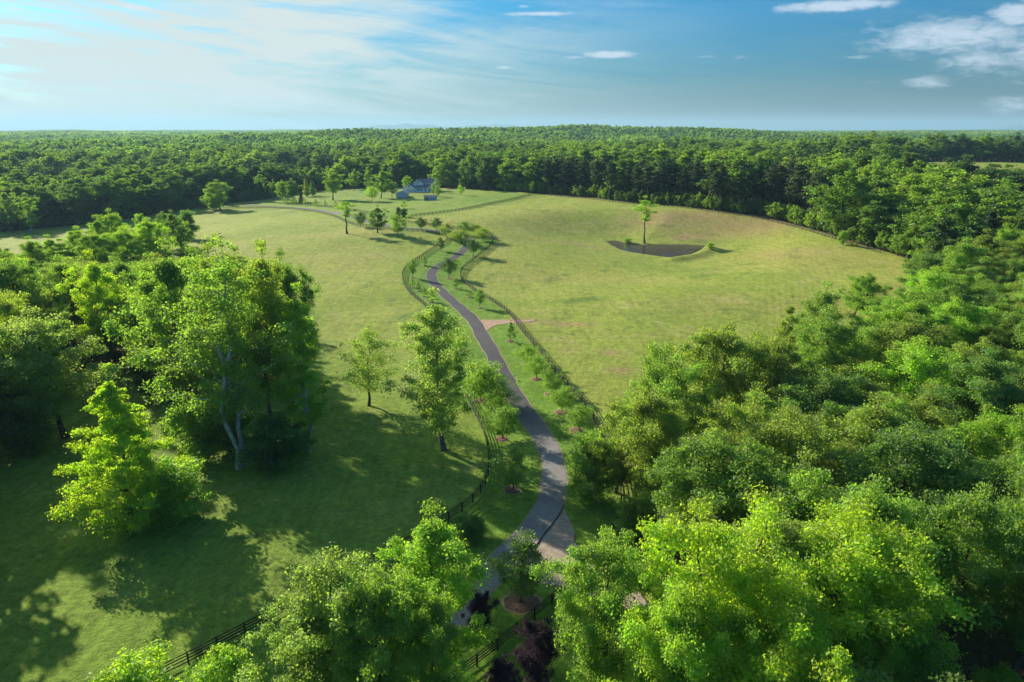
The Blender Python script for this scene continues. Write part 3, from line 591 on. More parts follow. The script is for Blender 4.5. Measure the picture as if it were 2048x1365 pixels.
# left foreground grove
T('cone', 262, 1066, 738, 200, LIME, 'yellow-green cone-shaped tree alone in front of the left grove', rot=0.6, name='maple_tree')
T('bush_b', 350, 1042, 925, 125, BRIGHT, 'low round green tree tucked against the right side of the yellow-green cone tree', name='small_tree')
T('poplar', 484, 932, 480, 290, MIDG, 'tall broad tree with two pale bare trunks at the right of the left grove', rot=0.3, name='poplar_tree')
T('oval_b', 548, 880, 486, 150, OLIVE, 'tall olive tree just right of the pale-trunked poplar', name='broadleaf_tree')
T('oval_a', 398, 850, 486, 200, MIDG, 'mid-green tree rising behind the left shoulder of the pale-trunked poplar', name='broadleaf_tree')
T('oval_c', 588, 820, 506, 120, DARK, 'dark rounded tree top behind the slim bright tree of the left grove', name='broadleaf_tree')
T('slim', 617, 905, 572, 112, BRIGHT, 'slim bright green tree with thin pale trunk on right edge of the left grove', name='slim_tree')
T('bush', 405, 925, 790, 110, MIDG, 'dark shrub left of the pale poplar trunks', name='shrub', cat='shrub')
T('bush_b', 548, 935, 830, 110, DARK, 'dark shrub right of the pale poplar trunks', name='shrub', cat='shrub')
T('bush', 460, 905, 810, 100, DARK, 'dark shrub directly behind the pale poplar trunks', name='shrub', cat='shrub')
T('bush', 592, 915, 850, 60, DARK, 'small dark shrub between the dark shrub and the slim bright tree', name='shrub', cat='shrub')
T('oval_c', 132, 875, 620, 190, PALE, 'pale bluish-green rounded tree left of the yellow-green cone tree', name='oak_tree')
T('oval_a', 222, 740, 502, 120, LIME, 'yellow-topped tree above the bluish-green rounded tree', name='broadleaf_tree')
T('oval_b', 315, 760, 545, 110, BRIGHT, 'light green tree between the yellow-topped tree and the poplar', name='broadleaf_tree')
T('oval_c', 75, 745, 508, 150, DARK, 'dark tree at the top left of the left grove', name='broadleaf_tree')
T('oval_a', -15, 760, 525, 120, DARK, 'dark tree cut by the left picture edge above the bluish tree', name='broadleaf_tree')
T('oval_c', -20, 905, 640, 160, DARK, 'near-black tree cut by the left picture edge beside the bluish tree', name='broadleaf_tree')
T('bush', 60, 905, 790, 120, DARK, 'dark shrub at the foot of the bluish-green rounded tree', name='shrub', cat='shrub')
T('bush_b', 330, 800, 700, 90, DEEP, 'dark shrub in the gap between the cone tree and the poplar', name='shrub', cat='shrub')
for i, (bx, by, ty, w, c, kd) in enumerate([(460, 800, 490, 150, OLIVE, 'oval_b'), (500, 765, 500, 120, MIDG, 'oval_a'), (340, 720, 510, 120, MIDG, 'oval_c'), (280, 700, 505, 110, DARK, 'oval_a'), (150, 700, 512, 110, MIDG, 'oval_b'), (30, 700, 505, 110, MIDG, 'oval_c'), (420, 730, 500, 130, MIDG, 'oval_c'), (545, 770, 495, 110, MIDG, 'oval_a')]):
    T(kd, bx, by, ty, w, c, 'broadleaf tree packed in the back rows of the left grove', group='trees in the back rows of the left grove', name='broadleaf_tree')
# middle-left grove beyond
for (bx, by, ty, w, c, kd, lb) in [(110, 560, 470, 60, BRIGHT, 'oval_a', 'bright tree at the left end of the middle-distance grove'), (160, 555, 455, 70, BRIGHT, 'oval_b', 'light green tree second from the left end of the middle-distance grove'),
        (232, 530, 420, 55, MIDG, 'oval_c', 'round-topped tree standing highest at the left of the middle-distance grove'), (203, 540, 432, 50, MIDG, 'oval_a', 'small crown left of the round-topped tree in the middle-distance grove'),
        (262, 560, 455, 75, BRIGHT, 'oval_c', 'light tree in front of the round-topped tree in the middle-distance grove'), (312, 545, 438, 85, BRIGHT, 'spread', 'broad bright tree in the centre of the middle-distance grove'),
        (345, 505, 422, 40, DARK, 'oval_a', 'dark narrow tree behind the broad bright tree in the middle-distance grove'), (380, 480, 421, 36, DARK, 'bush_b', 'dark round tree at the right end of the middle-distance grove'),
        (285, 470, 428, 26, MIDG, 'bush', 'small tree standing on grass behind the middle-distance grove'), (330, 475, 424, 34, DARK, 'oval_c', 'dark tree behind the right end of the middle-distance grove'),
        (205, 575, 462, 70, MIDG, 'oval_c', 'mid-green tree low in the front of the middle-distance grove'), (85, 580, 475, 60, MIDG, 'oval_b', 'mid-green tree at the lower left of the middle-distance grove'),
        (362, 495, 440, 44, MIDG, 'bush_b', 'low green tree at the right front of the middle-distance grove'), (370, 555, 486, 60, MIDG, 'oval_a', 'green tree below the right end of the middle-distance grove')]:
    T(kd, bx, by, ty, w, c, lb, name='grove_tree')
T('oval_a', 24, 466, 378, 48, PALE, 'pale grey-green tree against the far-left woods', name='broadleaf_tree')
T('slim', 60, 466, 387, 32, BRIGHT, 'narrow bright tree right of the pale grey-green tree at far left', name='slim_tree')
# meadow and drive trees
T('sparse', 738, 812, 650, 112, PALE, 'thin grey-green tree standing in the shaded meadow left of the drive', name='meadow_tree')
T('tall', 888, 900, 580, 172, PALE, 'tall light green tree beside the left fence in mid picture', rot=2.2, name='tall_tree')
T('maple', 968, 810, 722, 84, MIDG, 'round maple half hidden behind the tall light green tree', name='maple_tree')
T('maple', 962, 802, 738, 60, MIDG, 'round maple with a mulch ring just right of the tall light green tree', name='maple_tree')
T('maple', 1000, 832, 772, 62, MIDG, 'third round maple up from the one by the bend, left of the drive', name='maple_tree')
T('maple_b', 1004, 878, 812, 72, MIDG, 'round maple with brown mulch ring next above the pointed maple, left of drive', name='maple_tree')
T('maple_b', 1025, 981, 886, 74, PALE, 'pointed light green maple nearest the left fence bend', name='maple_tree')
for (bx, by, ty, w, c, kd, lb) in [(1020, 683, 641, 24, DARK, 'sapling', 'small upright tree with mulch ring just below the gravel track'), (1056, 731, 690, 42, MIDG, 'maple', 'first of the round maples below the small upright tree, right of drive'),
        (1073, 759, 712, 46, MIDG, 'maple', 'second of the round maples below the small upright tree, right of drive'), (1101, 789, 738, 46, MIDG, 'maple_b', 'third of the round maples below the small upright tree, right of drive'),
        (1124, 824, 774, 50, MIDG, 'maple', 'fourth round maple right of the drive with the largest mulch ring'), (1158, 862, 806, 50, MIDG, 'maple_b', 'last round maple right of the drive, touching the right wood')]:
    T(kd, bx, by, ty, w, c, lb, name='maple_tree', group='maples along the right of the drive')
T('maple_b', 1042, 1206, 1072, 106, DARK, 'dark green tree on the grass island with a big mulch ring', name='island_tree')
T('redtree', 962, 1266, 1186, 60, PURP, 'purple-leaved tree left of the island tree', name='purple_leaf_tree')
T('redtree', 1074, 1366, 1246, 84, PURP, 'large purple-leaved tree behind the bottom fence', name='purple_leaf_tree')
T('redtree', 1004, 1416, 1322, 72, PURP, 'purple-leaved tree cut by the bottom picture edge', name='purple_leaf_tree')
# drive trees higher up
for (bx, by, ty, w, c, kd, lb) in [(825, 555, 516, 18, DARK, 'maple_b', 'dark slim tree inside the left fence bend'), (898, 556, 514, 32, DEEP, 'maple', 'large dark round tree right of the drive curve'), (947, 512, 477, 25, DEEP, 'maple', 'dark round tree right of the drive below its top bend'),
        (882, 502, 474, 16, DEEP, 'maple_b', 'dark tree in the upper bend of the left fence'), (960, 616, 578, 22, DARK, 'maple', 'dark tree against the right fence above the gravel track'), (912, 577, 556, 14, DARK, 'sapling', 'small sapling right of the drive below the large dark round tree'),
        (940, 594, 580, 15, MIDG, 'sapling', 'small sapling by the right fence below the curve'), (826, 575, 556, 11, MIDG, 'sapling', 'tiny sapling nearest the left fence bend'), (838, 582, 563, 12, DARK, 'sapling', 'second tiny sapling below the left fence bend'), (848, 593, 573, 16, MIDG, 'sapling', 'third sapling below the left fence bend'), (862, 604, 582, 18, MIDG, 'sapling', 'sapling just above the tall light green tree'),
        (850, 531, 512, 16, MIDG, 'sapling', 'young tree on the verge between the fence and the curve of the drive'), (915, 535, 517, 12, MIDG, 'sapling', 'young tree just behind the large dark round tree'), (923, 488, 460, 34, OLIVE, 'maple', 'olive tree just left of the top bend of the drive'), (912, 483, 462, 28, OLIVE, 'maple', 'olive tree left of the one at the top bend'),
        (892, 475, 445, 28, OLIVE, 'maple_b', 'olive tree at the far side of the drive before its top bend'), (929, 470, 442, 24, DARK, 'maple', 'dark olive tree beyond the top bend of the drive'), (950, 471, 447, 30, OLIVE, 'maple', 'spreading olive tree inside the right fence at the top bend'), (965, 482, 456, 34, OLIVE, 'maple', 'olive tree nearest the right fence at the top bend'), (874, 462, 435, 20, DEEP, 'maple', 'dark tree behind the olive tree before the top bend'),
        (843, 461, 434, 22, DEEP, 'maple', 'dark round tree on the verge north of the drive'), (796, 474, 426, 36, MIDG, 'maple_b', 'shaggy tree by the left fence, rightmost of three meadow trees'), (755, 466, 412, 38, DARK, 'oval_a', 'rounded dense tree by the left fence, middle of three meadow trees'), (694, 468, 398, 48, BRIGHT, 'lone', 'forked light tree by the left fence, leftmost of three meadow trees'), (722, 455, 423, 22, DEEP, 'maple', 'dark tree behind the forked light meadow tree'),
        (797, 434, 414, 12, DEEP, 'bush_b', 'dark cedar at the corner of the house lawn fence'), (808, 436, 417, 14, DEEP, 'bush', 'dark shrub beside the cedar at the lawn fence corner'), (808, 418, 399, 16, BRIGHT, 'sapling', 'small light tree on the house lawn above the cedar')]:
    T(kd, bx, by, ty, w, c, lb, name='lawn_tree')
# around the house
for (bx, by, ty, w, c, kd, lb) in [(442, 422, 361, 56, MIDG, 'oval_c', 'large double-crowned tree at the left end of the far fence'), (428, 420, 382, 34, MIDG, 'bush', 'low left half of the double-crowned tree at the far fence'), (526, 398, 344, 22, MIDG, 'slim', 'tall slim tree at the edge of the far-left woods'), (549, 399, 360, 22, MIDG, 'oval_a', 'leftmost tree of the clump left of the parking lawn'), (569, 404, 361, 26, MIDG, 'oval_c', 'light round tree second in the clump left of the parking lawn'), (588, 405, 358, 28, DARK, 'oval_b', 'dark round tree third in the clump left of the parking lawn'),
        (613, 394, 353, 16, OLIVE, 'cone', 'pointed tree at the right of the clump left of the parking lawn'), (625, 392, 359, 16, DARK, 'cone', 'dark pointed tree rightmost of the clump left of the parking lawn'), (602, 406, 384, 12, DEEP, 'cone', 'small dark fir in front of the clump left of the parking lawn'), (666, 401, 340, 40, MIDG, 'oval_b', 'tall tree left of the house lawn beside the upper drive'), (708, 381, 339, 25, MIDG, 'oval_a', 'isolated oval tree against the dark woods left of the house'),
        (762, 397, 337, 34, MIDG, 'oval_a', 'tallest tree on the lawn left of the house'), (744, 403, 372, 24, BRIGHT, 'maple', 'small bright tree in front of the tallest lawn tree'), (784, 395, 362, 20, MIDG, 'oval_c', 'rounded tree between the tallest lawn tree and the grey outbuilding'), (738, 382, 329, 18, MIDG, 'slim', 'slim light tree in the dark woods edge left of the house'), (922, 392, 369, 14, BRIGHT, 'maple_b', 'small oval tree alone on the lawn right of the house'),
        (816, 384, 352, 20, BRIGHT, 'oval_c', 'yellow-green tree behind the garage wing'), (868, 393, 366, 12, DARK, 'maple_b', 'dark reddish small tree at the right end of the house'), (876, 397, 372, 12, DARK, 'maple', 'dark bushy small tree right of the low shed'), (874, 385, 354, 16, PALE, 'sapling', 'thin pale tree at the right corner of the house')]:
    T(kd, bx, by, ty, w, c, lb, name='lawn_tree')
for i, (bx, by) in enumerate([(570, 409), (583, 410), (593, 410), (611, 411.5), (632, 412.5), (650, 414), (671, 417)]):
    T('sapling', bx, by, by - 17 + (i % 3), 9, PALE, 'small grey-green sapling in the row along the upper fence', group='saplings along the upper fence', name='sapling')
T('lone', 1289, 487, 393, 46, BRIGHT, 'tall lone tree with bare trunk on the far bank of the pond', name='pond_tree', rot=1.0)
T('bush', 1255, 487, 476, 16, BRIGHT, 'small round bush at the left end of the pond', name='bush', cat='shrub')
T('bush', 1420, 498, 486, 15, BRIGHT, 'small round bush at the right end of the pond', name='bush', cat='shrub')
T('bush', 1683, 490, 462, 18, MIDG, 'small bush in front of the right field edge woods', name='bush', cat='shrub')
# right side near the field
T('oval_b', 1612, 770, 565, 110, PALE, 'airy upright tree rising above the edge of the right wood', name='edge_tree')
T('spread', 1706, 636, 546, 76, MIDG, 'leaning tree on the grass at the far corner of the right wood', name='leaning_tree', lean=(0.18, 0.0), rot=0.0)
T('slim', 1562, 790, 592, 42, OLIVE, 'narrow bare-looking tree left of the airy upright tree', name='edge_tree')
T('bush_b', 1184, 1000, 868, 100, MIDG, 'dense rounded tree at the left tip of the right wood', name='edge_tree')
T('spread', 1270, 1015, 782, 170, OLIVE, 'olive tree with long limbs reaching over the right fence', name='edge_tree')
T('spread_b', 1330, 960, 700, 170, MIDG, 'broad tree at the field side of the right wood', name='edge_tree')
T('spread', 1440, 900, 655, 190, OLIVE, 'broad olive oak at the field edge of the right wood', name='oak_tree')
T('oval_a', 1340, 1095, 890, 130, MIDG, 'mid-green tree between the dense tip tree and the yellow-green pair', name='edge_tree')
T('oval_a', 1232, 985, 838, 96, OLIVE, 'olive tree touching the dense rounded tree at the left tip of the right wood', name='edge_tree')
T('bush_b', 1288, 1075, 985, 90, MIDG, 'low green tree beside the right fence near the gravel apron', name='small_tree')
T('oval_b', 1295, 1010, 850, 110, OLIVE, 'olive tree just behind the low green tree by the right fence', name='edge_tree')
T('oval_c', 1900, 1330, 985, 190, MIDG, 'deep green tree right of the yellow-green pair', name='foreground_tree')
T('oval_a', 2020, 1360, 1010, 180, MIDG, 'deep green tree cut by the right edge near the bottom corner', name='foreground_tree')
T('bush', 1990, 1430, 1340, 90, BRIGHT, 'small bright shrub at the bottom right corner', name='shrub', cat='shrub')
T('oval_c', 1540, 890, 662, 140, OLIVE, 'olive tree right of the broad olive oak', name='oak_tree')
# foreground giants
T('oval_a', 842, 1392, 1020, 212, BRIGHT, 'large bright tree at bottom centre in front of the fence', name='foreground_tree', rot=2.0)
T('oval_c', 690, 1480, 1118, 230, PALE, 'pale green tree at bottom centre left of the large bright tree', name='foreground_tree')
T('oval_a', 640, 1440, 1150, 170, PALE, 'pale green tree at the left end of the bottom centre clump', name='foreground_tree')
T('oval_c', 780, 1520, 1150, 190, MIDG, 'mid-green tree low between the pale tree and the large bright tree', name='foreground_tree')
T('oval_b', 868, 1500, 1160, 120, MIDG, 'mid-green tree below the large bright tree at bottom centre', name='foreground_tree')
T('spread', 1212, 1400, 1086, 215, MIDG, 'mid-green tree right of the grass island at the bottom', name='foreground_tree')
T('spread_b', 1420, 1430, 1010, 330, LIME, 'big yellow-green tree at lower right, left part of the bright pair', name='foreground_tree')
T('oval_c', 1640, 1420, 1020, 300, LIME, 'big yellow-green tree at lower right, right part of the bright pair', name='foreground_tree')
T('spread', 1540, 1520, 1150, 300, LIME, 'yellow-green tree at the bottom edge below the bright pair', name='foreground_tree')
T('spread', 1330, 1540, 1190, 240, BRIGHT, 'bright green tree at the bottom edge left of the yellow-green trees', name='foreground_tree')
T('oval_c', 1760, 1500, 1170, 190, BRIGHT, 'green tree at the bottom right of the yellow-green trees', name='foreground_tree')
T('bush_b', 280, 1450, 1322, 150, LIME, 'yellow-green tree top at the bottom left edge', name='foreground_tree')
T('bush', 455, 1400, 1302, 110, BRIGHT, 'light green small tree by the bottom left fence', name='foreground_tree')
T('bush', 945, 1080, 1035, 60, DARK, 'small green tree at the left fence just behind the large bright tree', name='small_tree')

# random fill with the right wood and left wood, then beyond the field
def poisson(poly, dmin, n, rnd):
    lo, hi = poly.min(0), poly.max(0); out = []
    P = rnd.uniform(lo, hi, (n, 2)); ins = inside(P[:, 0], P[:, 1], poly)
    for p in P[ins]:
        if all((p[0] - q_[0]) ** 2 + (p[1] - q_[1]) ** 2 > dmin * dmin for q_ in out) and all((p[0] - q_[0]) ** 2 + (p[1] - q_[1]) ** 2 > (dmin * .72) ** 2 for q_ in placed): out.append(p)
    return out
rr = np.random.default_rng(5)
cols = [(MIDG, 'mid-green'), (OLIVE, 'olive'), (DARK, 'dark green'), (BRIGHT, 'bright green'), (PALE, 'pale green')]
def project(p):
    c, s_ = math.cos(R(PITCH)), math.sin(R(PITCH)); y, z = p[1], p[2] - CAM_H
    w = y * c - z * s_; v = y * s_ + z * c
    return 1024 + F * p[0] / w, 682.5 - F * v / w
def zone(p, h, where):
    px, py = project((p[0], p[1], p[2] + h * .8))
    if where == 'left wood': return 'in the shaded left wood near the left picture edge'
    if px > 1850 and py > 1000: return 'in the bottom right corner of the right wood'
    if py > 1000: return 'at the bottom of the right wood near the yellow-green pair'
    if px > 1800 and py < 620: return 'in the right wood where it meets the far field corner'
    if px > 1750: return 'in the right wood near the right picture edge'
    if py > 850: return 'in the right wood just above the yellow-green pair'
    if px < 1450: return 'in the right wood near the drive fence'
    return 'in the middle of the right wood'
def fill(poly, dmin, n, hr, where, weights, budget):
    cnt = 0; pts = [p for p in poisson(poly, dmin, n, rr) if math.hypot(*p) > 34]
    pts.sort(key=lambda p: math.hypot(*p) + (1e4 if abs(math.atan2(p[0], p[1])) > 0.72 else 0))
    for p in pts:
        d = math.hypot(*p); a = math.degrees(math.atan2(p[0], p[1]))
        placed.append((p[0], p[1]))
        if (abs(a) > (46 if d < 100 else 42) and d > 30) or cnt >= budget:
            if abs(a) < 62 and not (abs(a) < 50 and d < 66): REST.append(p)
            continue
        (c, cn) = cols[rr.choice(len(cols), p=weights)]; kd = ['oval_a', 'oval_b', 'oval_c', 'spread', 'spread_b', 'poplar'][rr.choice(6, p=[.2, .2, .2, .18, .18, .04])]
        h = rr.uniform(*hr); w = dmin * rr.uniform(1.35, 1.75)
        if where == 'left wood': h = max(9, min(h, height_for(np.array([p[0], p[1], h1(*p)]), rr.uniform(505, 545))))
        jit = rr.uniform(0.85, 1.2); c = tuple(v_ * jit for v_ in c); z_ = zone((p[0], p[1], h1(*p)), h, where)
        put_tree(kd, (p[0], p[1], h1(*p)), h, w, c, cn + ' broadleaf tree ' + z_, 'broadleaf_tree', 'tree', cn + ' trees ' + z_); cnt += 1
    return cnt
REST = []
nR = fill(RW, 8.4, 6000, (13.5, 19), 'right wood', [.34, .26, .12, .18, .10], 185)
nL = fill(LW, 8.4, 3500, (17, 24), 'left wood', [.35, .25, .15, .15, .10], 34)

# off-picture wood to the left whose shade falls on the lower-left meadow
# forest beyond the fields
def jgrid(x0, x1, y0, y1, s):
    X_, Y_ = np.meshgrid(np.arange(x0, x1, s), np.arange(y0, y1, s)); P = np.stack([X_.ravel(), Y_.ravel()], 1); return P + rr.uniform(-.42 * s, .42 * s, P.shape)
def inclear(a, d): return (a > 0.485) & (d > 455) & (d < 850)
P = jgrid(-1000, 1000, 40, 1050, 10.8); a = np.arctan2(P[:, 0], P[:, 1]); d = np.hypot(P[:, 0], P[:, 1])
ok = (d > edge_dist(a) + 2) & (d < 1000) & (np.abs(a) < 0.86) & ~inclear(a, d) & ~inside(P[:, 0], P[:, 1], RW)
P, a, d = P[ok], a[ok], d[ok]
if REST: P = np.concatenate([P, np.array(REST)]); a = np.arctan2(P[:, 0], P[:, 1]); d = np.hypot(P[:, 0], P[:, 1])
is_rest = np.arange(len(P)) >= ok.sum()
pxa = 1024 + np.tan(a) * F          # rough photo column of each tree
rel = d - edge_dist(a)
pine = ((pxa > 1085) & (pxa < 1640) & (rel < 70)) | ((pxa > 1530) & (pxa < 1800) & (d > 470) & (d < 690)) | ((pxa > 470) & (pxa < 760) & (rel > 60) & (rel < 200)) | ((pxa > 0) & (pxa < 420) & (d > 700) & (d < 860)) | ((pxa > 380) & (pxa < 640) & (rel < 30)) | ((rel > 40) & (np.sin(P[:, 0] * .0135 + 2 * np.sin(P[:, 1] * .006)) * np.sin(P[:, 1] * .019 + P[:, 0] * .003 + 1) > 0.42))
pine = pine & (rr.random(len(P)) < 0.88) & ~is_rest
thin = rr.random(len(P)) < np.where(pine | is_rest, 1.0, 0.86); P, a, d, pine, rel, pxa = P[thin], a[thin], d[thin], pine[thin], rel[thin], pxa[thin]
zz = H(P[:, 0], P[:, 1])
vis = np.abs(a) < 0.66; is_rest = is_rest[thin]
order = np.argsort(np.where(vis, rel * 1.0 + d * 0.35, 1e9))
used = np.zeros(len(P), bool)
def region(px_):
    if px_ < 420: return 'far-left woods beyond the meadow'
    if px_ < 900: return 'woods behind the house'
    if px_ < 1640: return 'woods along the far field fence'
    return 'woods at the right end of the field'
BUD = {True: 280, False: 75}
for i in order:
    pn = bool(pine[i])
    if BUD[pn] <= 0 or not vis[i] or is_rest[i]: continue
    BUD[pn] -= 1; used[i] = True
    lib = (PINE if pn else MID); k = lib[rr.integers(len(lib))]
    o = link('pine_tree' if pn else 'woodland_tree', k.mesh); hh = rr.uniform(18, 28) if not pn else rr.uniform(22, 27)
    if 380 < pxa[i] < 640 and pn: hh *= 0.62
    s = hh / k.H; ws = 1.55 if pn else 1.6; o.location = (P[i, 0], P[i, 1], zz[i]); o.scale = (s * ws * rr.uniform(.85, 1.15),) * 2 + (s,); o.rotation_euler = (0, 0, rr.uniform(0, 6.28))
    w = region(pxa[i]); tag(o, ('dark pine tree in the ' if pn else 'broadleaf tree in the ') + w, 'tree', ('pines in the ' if pn else 'broadleaf trees in the ') + w)
def gn_forest(name, P, z, sc, kinds, label, wide=1.0):
    me = bpy.data.meshes.new(name); n = len(P); me.vertices.add(n)
    me.vertices.foreach_set('co', np.stack([P[:, 0], P[:, 1], z], 1).astype(np.float32).ravel())
    A = me.attributes.new('sc', 'FLOAT_VECTOR', 'POINT'); jx = rr.uniform(.85, 1.2, n) * wide; A.data.foreach_set('vector', np.stack([sc * jx, sc * jx, sc], 1).astype(np.float32).ravel())
    B = me.attributes.new('rz', 'FLOAT_VECTOR', 'POINT'); B.data.foreach_set('vector', np.stack([np.zeros(n), np.zeros(n), rr.uniform(0, 6.28, n)], 1).astype(np.float32).ravel())
    Cc = me.attributes.new('pick', 'INT', 'POINT'); Cc.data.foreach_set('value', rr.integers(0, len(kinds), n).astype(np.int32))
    o = link(name, me); g = bpy.data.node_groups.new(name, 'GeometryNodeTree')
    g.interface.new_socket('Geometry', in_out='INPUT', socket_type='NodeSocketGeometry'); g.interface.new_socket('Geometry', in_out='OUTPUT', socket_type='NodeSocketGeometry')
    gi = g.nodes.new('NodeGroupInput'); go = g.nodes.new('NodeGroupOutput'); jn = g.nodes.new('GeometryNodeJoinGeometry')
    def attr(nm, tp): a = g.nodes.new('GeometryNodeInputNamedAttribute'); a.data_type = tp; a.inputs[0].default_value = nm; return a.outputs[0]
    pk = attr('pick', 'INT'); sca = attr('sc', 'FLOAT_VECTOR'); rot = attr('rz', 'FLOAT_VECTOR'); e2r = g.nodes.new('FunctionNodeEulerToRotation'); g.links.new(rot, e2r.inputs[0])
    for j, ob in enumerate(kinds):
        oi = g.nodes.new('GeometryNodeObjectInfo'); oi.inputs['Object'].default_value = ob; oi.inputs['As Instance'].default_value = True
        cmp_ = g.nodes.new('FunctionNodeCompare'); cmp_.data_type = 'INT'; cmp_.operation = 'EQUAL'; g.links.new(pk, cmp_.inputs[2]); cmp_.inputs[3].default_value = j
        ip = g.nodes.new('GeometryNodeInstanceOnPoints'); g.links.new(gi.outputs[0], ip.inputs['Points']); g.links.new(cmp_.outputs[0], ip.inputs['Selection']); g.links.new(oi.outputs['Geometry'], ip.inputs['Instance'])
        g.links.new(e2r.outputs[0], ip.inputs['Rotation']); g.links.new(sca, ip.inputs['Scale']); g.links.new(ip.outputs[0], jn.inputs[0])
    g.links.new(jn.outputs[0], go.inputs[0])
    md = o.modifiers.new('scatter', 'NODES'); md.node_group = g; tag(o, label, kind='stuff'); return o
def src(mesh):      # prototype the scatter reads (kept out of the scene itself)
    return bpy.data.objects.new(mesh.name + '_source', mesh)
S_MID = [src(k.mesh) for k in MID]; S_PINE = [src(k.mesh) for k in PINE]; S_LOW = [src(k.mesh) for k in LOW]
hts = 15 + 14 * rr.random(len(P)) ** 0.8 + 3 * (rr.random(len(P)) > .9) + 3 * np.sin(P[:, 0] * .021) * np.sin(P[:, 1] * .027)
for i in np.where(is_rest)[0]:
    if P[i, 0] < 0: hts[i] = max(9, min(hts[i], height_for(np.array([P[i, 0], P[i, 1], zz[i]]), 520))) if d[i] > 130 else rr.uniform(19, 26)
    elif d[i] < 300: hts[i] = rr.uniform(13, 19)
r1 = ~used & ~pine; r2 = ~used & pine
gn_forest('broadleaf_forest', P[r1], zz[r1], hts[r1] / MID[0].H, S_MID, 'mass of green broadleaf woodland beyond the fields', 1.65)
ea = rr.uniform(-0.72, 0.72, 900); er = edge_dist(ea) + rr.uniform(2.5, 13, 900); EU = np.stack([np.sin(ea) * er, np.cos(ea) * er], 1)
EU = EU[~inside(EU[:, 0], EU[:, 1], RW)]
gn_forest('edge_undergrowth', EU, H(EU[:, 0], EU[:, 1]), rr.uniform(3.5, 9, len(EU)) / MID[0].H, S_MID, 'low scrub along the foot of the woods', 1.2)
sc2 = rr.uniform(18, 23, r2.sum()) / PINE[0].H * np.where((pxa[r2] > 1530) & (d[r2] > 470), 0.62, 1.0)
gn_forest('pine_forest', P[r2], zz[r2], sc2, S_PINE, 'mass of dark pine woodland beyond the fields', 1.45)
Q = jgrid(-3200, 3200, 700, 3200, 13.5); a = np.arctan2(Q[:, 0], Q[:, 1]); d = np.hypot(Q[:, 0], Q[:, 1]); Q = Q[(d >= 1000) & (d < 3200) & (np.abs(a) < 0.82)]
gn_forest('distant_forest', Q, H(Q[:, 0], Q[:, 1]), (rr.uniform(14, 25, len(Q)) + 5 * np.sin(Q[:, 0] * .013 + Q[:, 1] * .004) * np.sin(Q[:, 1] * .011)) / LOW[0].H, S_LOW, 'distant woodland canopy running to the horizon', 1.7)
# far patches of canopy, each a block of crowns
def patch(seed, s=64, n=34):
    r = np.random.default_rng(seed); c = np.concatenate([r.uniform(-s / 2, s / 2, (n, 2)), r.uniform(11, 20, (n, 1))], 1)
    V, Fq, cc = leafcloud(c, np.full(n, 7.5), 34, 5.2, 0.75, r, up=0.8); return npmesh('canopy_patch_%d' % seed, V, Fq, [M_LEAF_FAR], fattr={'rnd': cc})
pm = [bpy.data.objects.new('canopy_patch_source', patch(s_)) for s_ in (1, 2, 3)]
Q = jgrid(-11000, 11000, 2300, 12000, 62); a = np.arctan2(Q[:, 0], Q[:, 1]); d = np.hypot(Q[:, 0], Q[:, 1]); Q = Q[(d >= 3200) & (d < 11500) & (np.abs(a) < 0.80)]
gn_forest('horizon_forest', Q, H(Q[:, 0], Q[:, 1]) - 1, rr.uniform(0.85, 1.25, len(Q)), pm, 'blue-green woodland at the horizon')
# blue mountains on the horizon
def mountain(name, px0, px1, D, prof, label):
    n = 160; u = np.linspace(0, 1, n); px = px0 + (px1 - px0) * u; x = (px - 1024) / F * D; hgt = prof(u)
    rows = [(-0.035, 0.0), (-0.02, .45), (-0.008, .85), (0, 1.0), (0.012, .8), (0.04, 0)]
    V = []; 
    for dy, k in rows: V.append(np.stack([x * (1 + dy), np.full(n, D * (1 + dy)), hgt * k * (1 + 0.08 * np.sin(u * 90 + dy * 300)) - 30 * (k == 0)], 1))
    A = np.concatenate(V); I = np.arange(n * len(rows)).reshape(len(rows), n); fq = np.stack([I[:-1, :-1], I[:-1, 1:], I[1:, 1:], I[1:, :-1]], -1).reshape(-1, 4)
    o = link(name, npmesh(name, A, fq, [M_MTN], smooth_=True)); tag(o, label, kind='structure')
M_MTN = simple('mountain_forest', (0.06, 0.10, 0.05), 0.9, 0.3, 0.001)
D0 = 21000
def pf1(u): return 48 + D0 / F * (9.5 * np.exp(-((u - .30) / .10) ** 2) + 9 * np.exp(-((u - .50) / .07) ** 2) + 7.5 * np.exp(-((u - .68) / .06) ** 2) + 5 * np.exp(-((u - .84) / .05) ** 2) + 1.2 * np.sin(u * 60) * .6 + .5 * np.sin(u * 131)) * np.clip(np.minimum(u, 1 - u) * 12, 0, 1)
mountain('mountains', 560, 1430, D0, pf1, 'faint blue mountain range on the horizon')
def pf2(u): return 48 + D0 / F * (6 * np.exp(-((u - .42) / .2) ** 2) + 5 * np.exp(-((u - .58) / .07) ** 2) + .5 * np.sin(u * 50)) * np.clip(np.minimum(u, 1 - u) * 8, 0, 1)
mountain('mountain_peak', 1925, 2040, D0, pf2, 'small blue knobbed mountain on the right horizon')

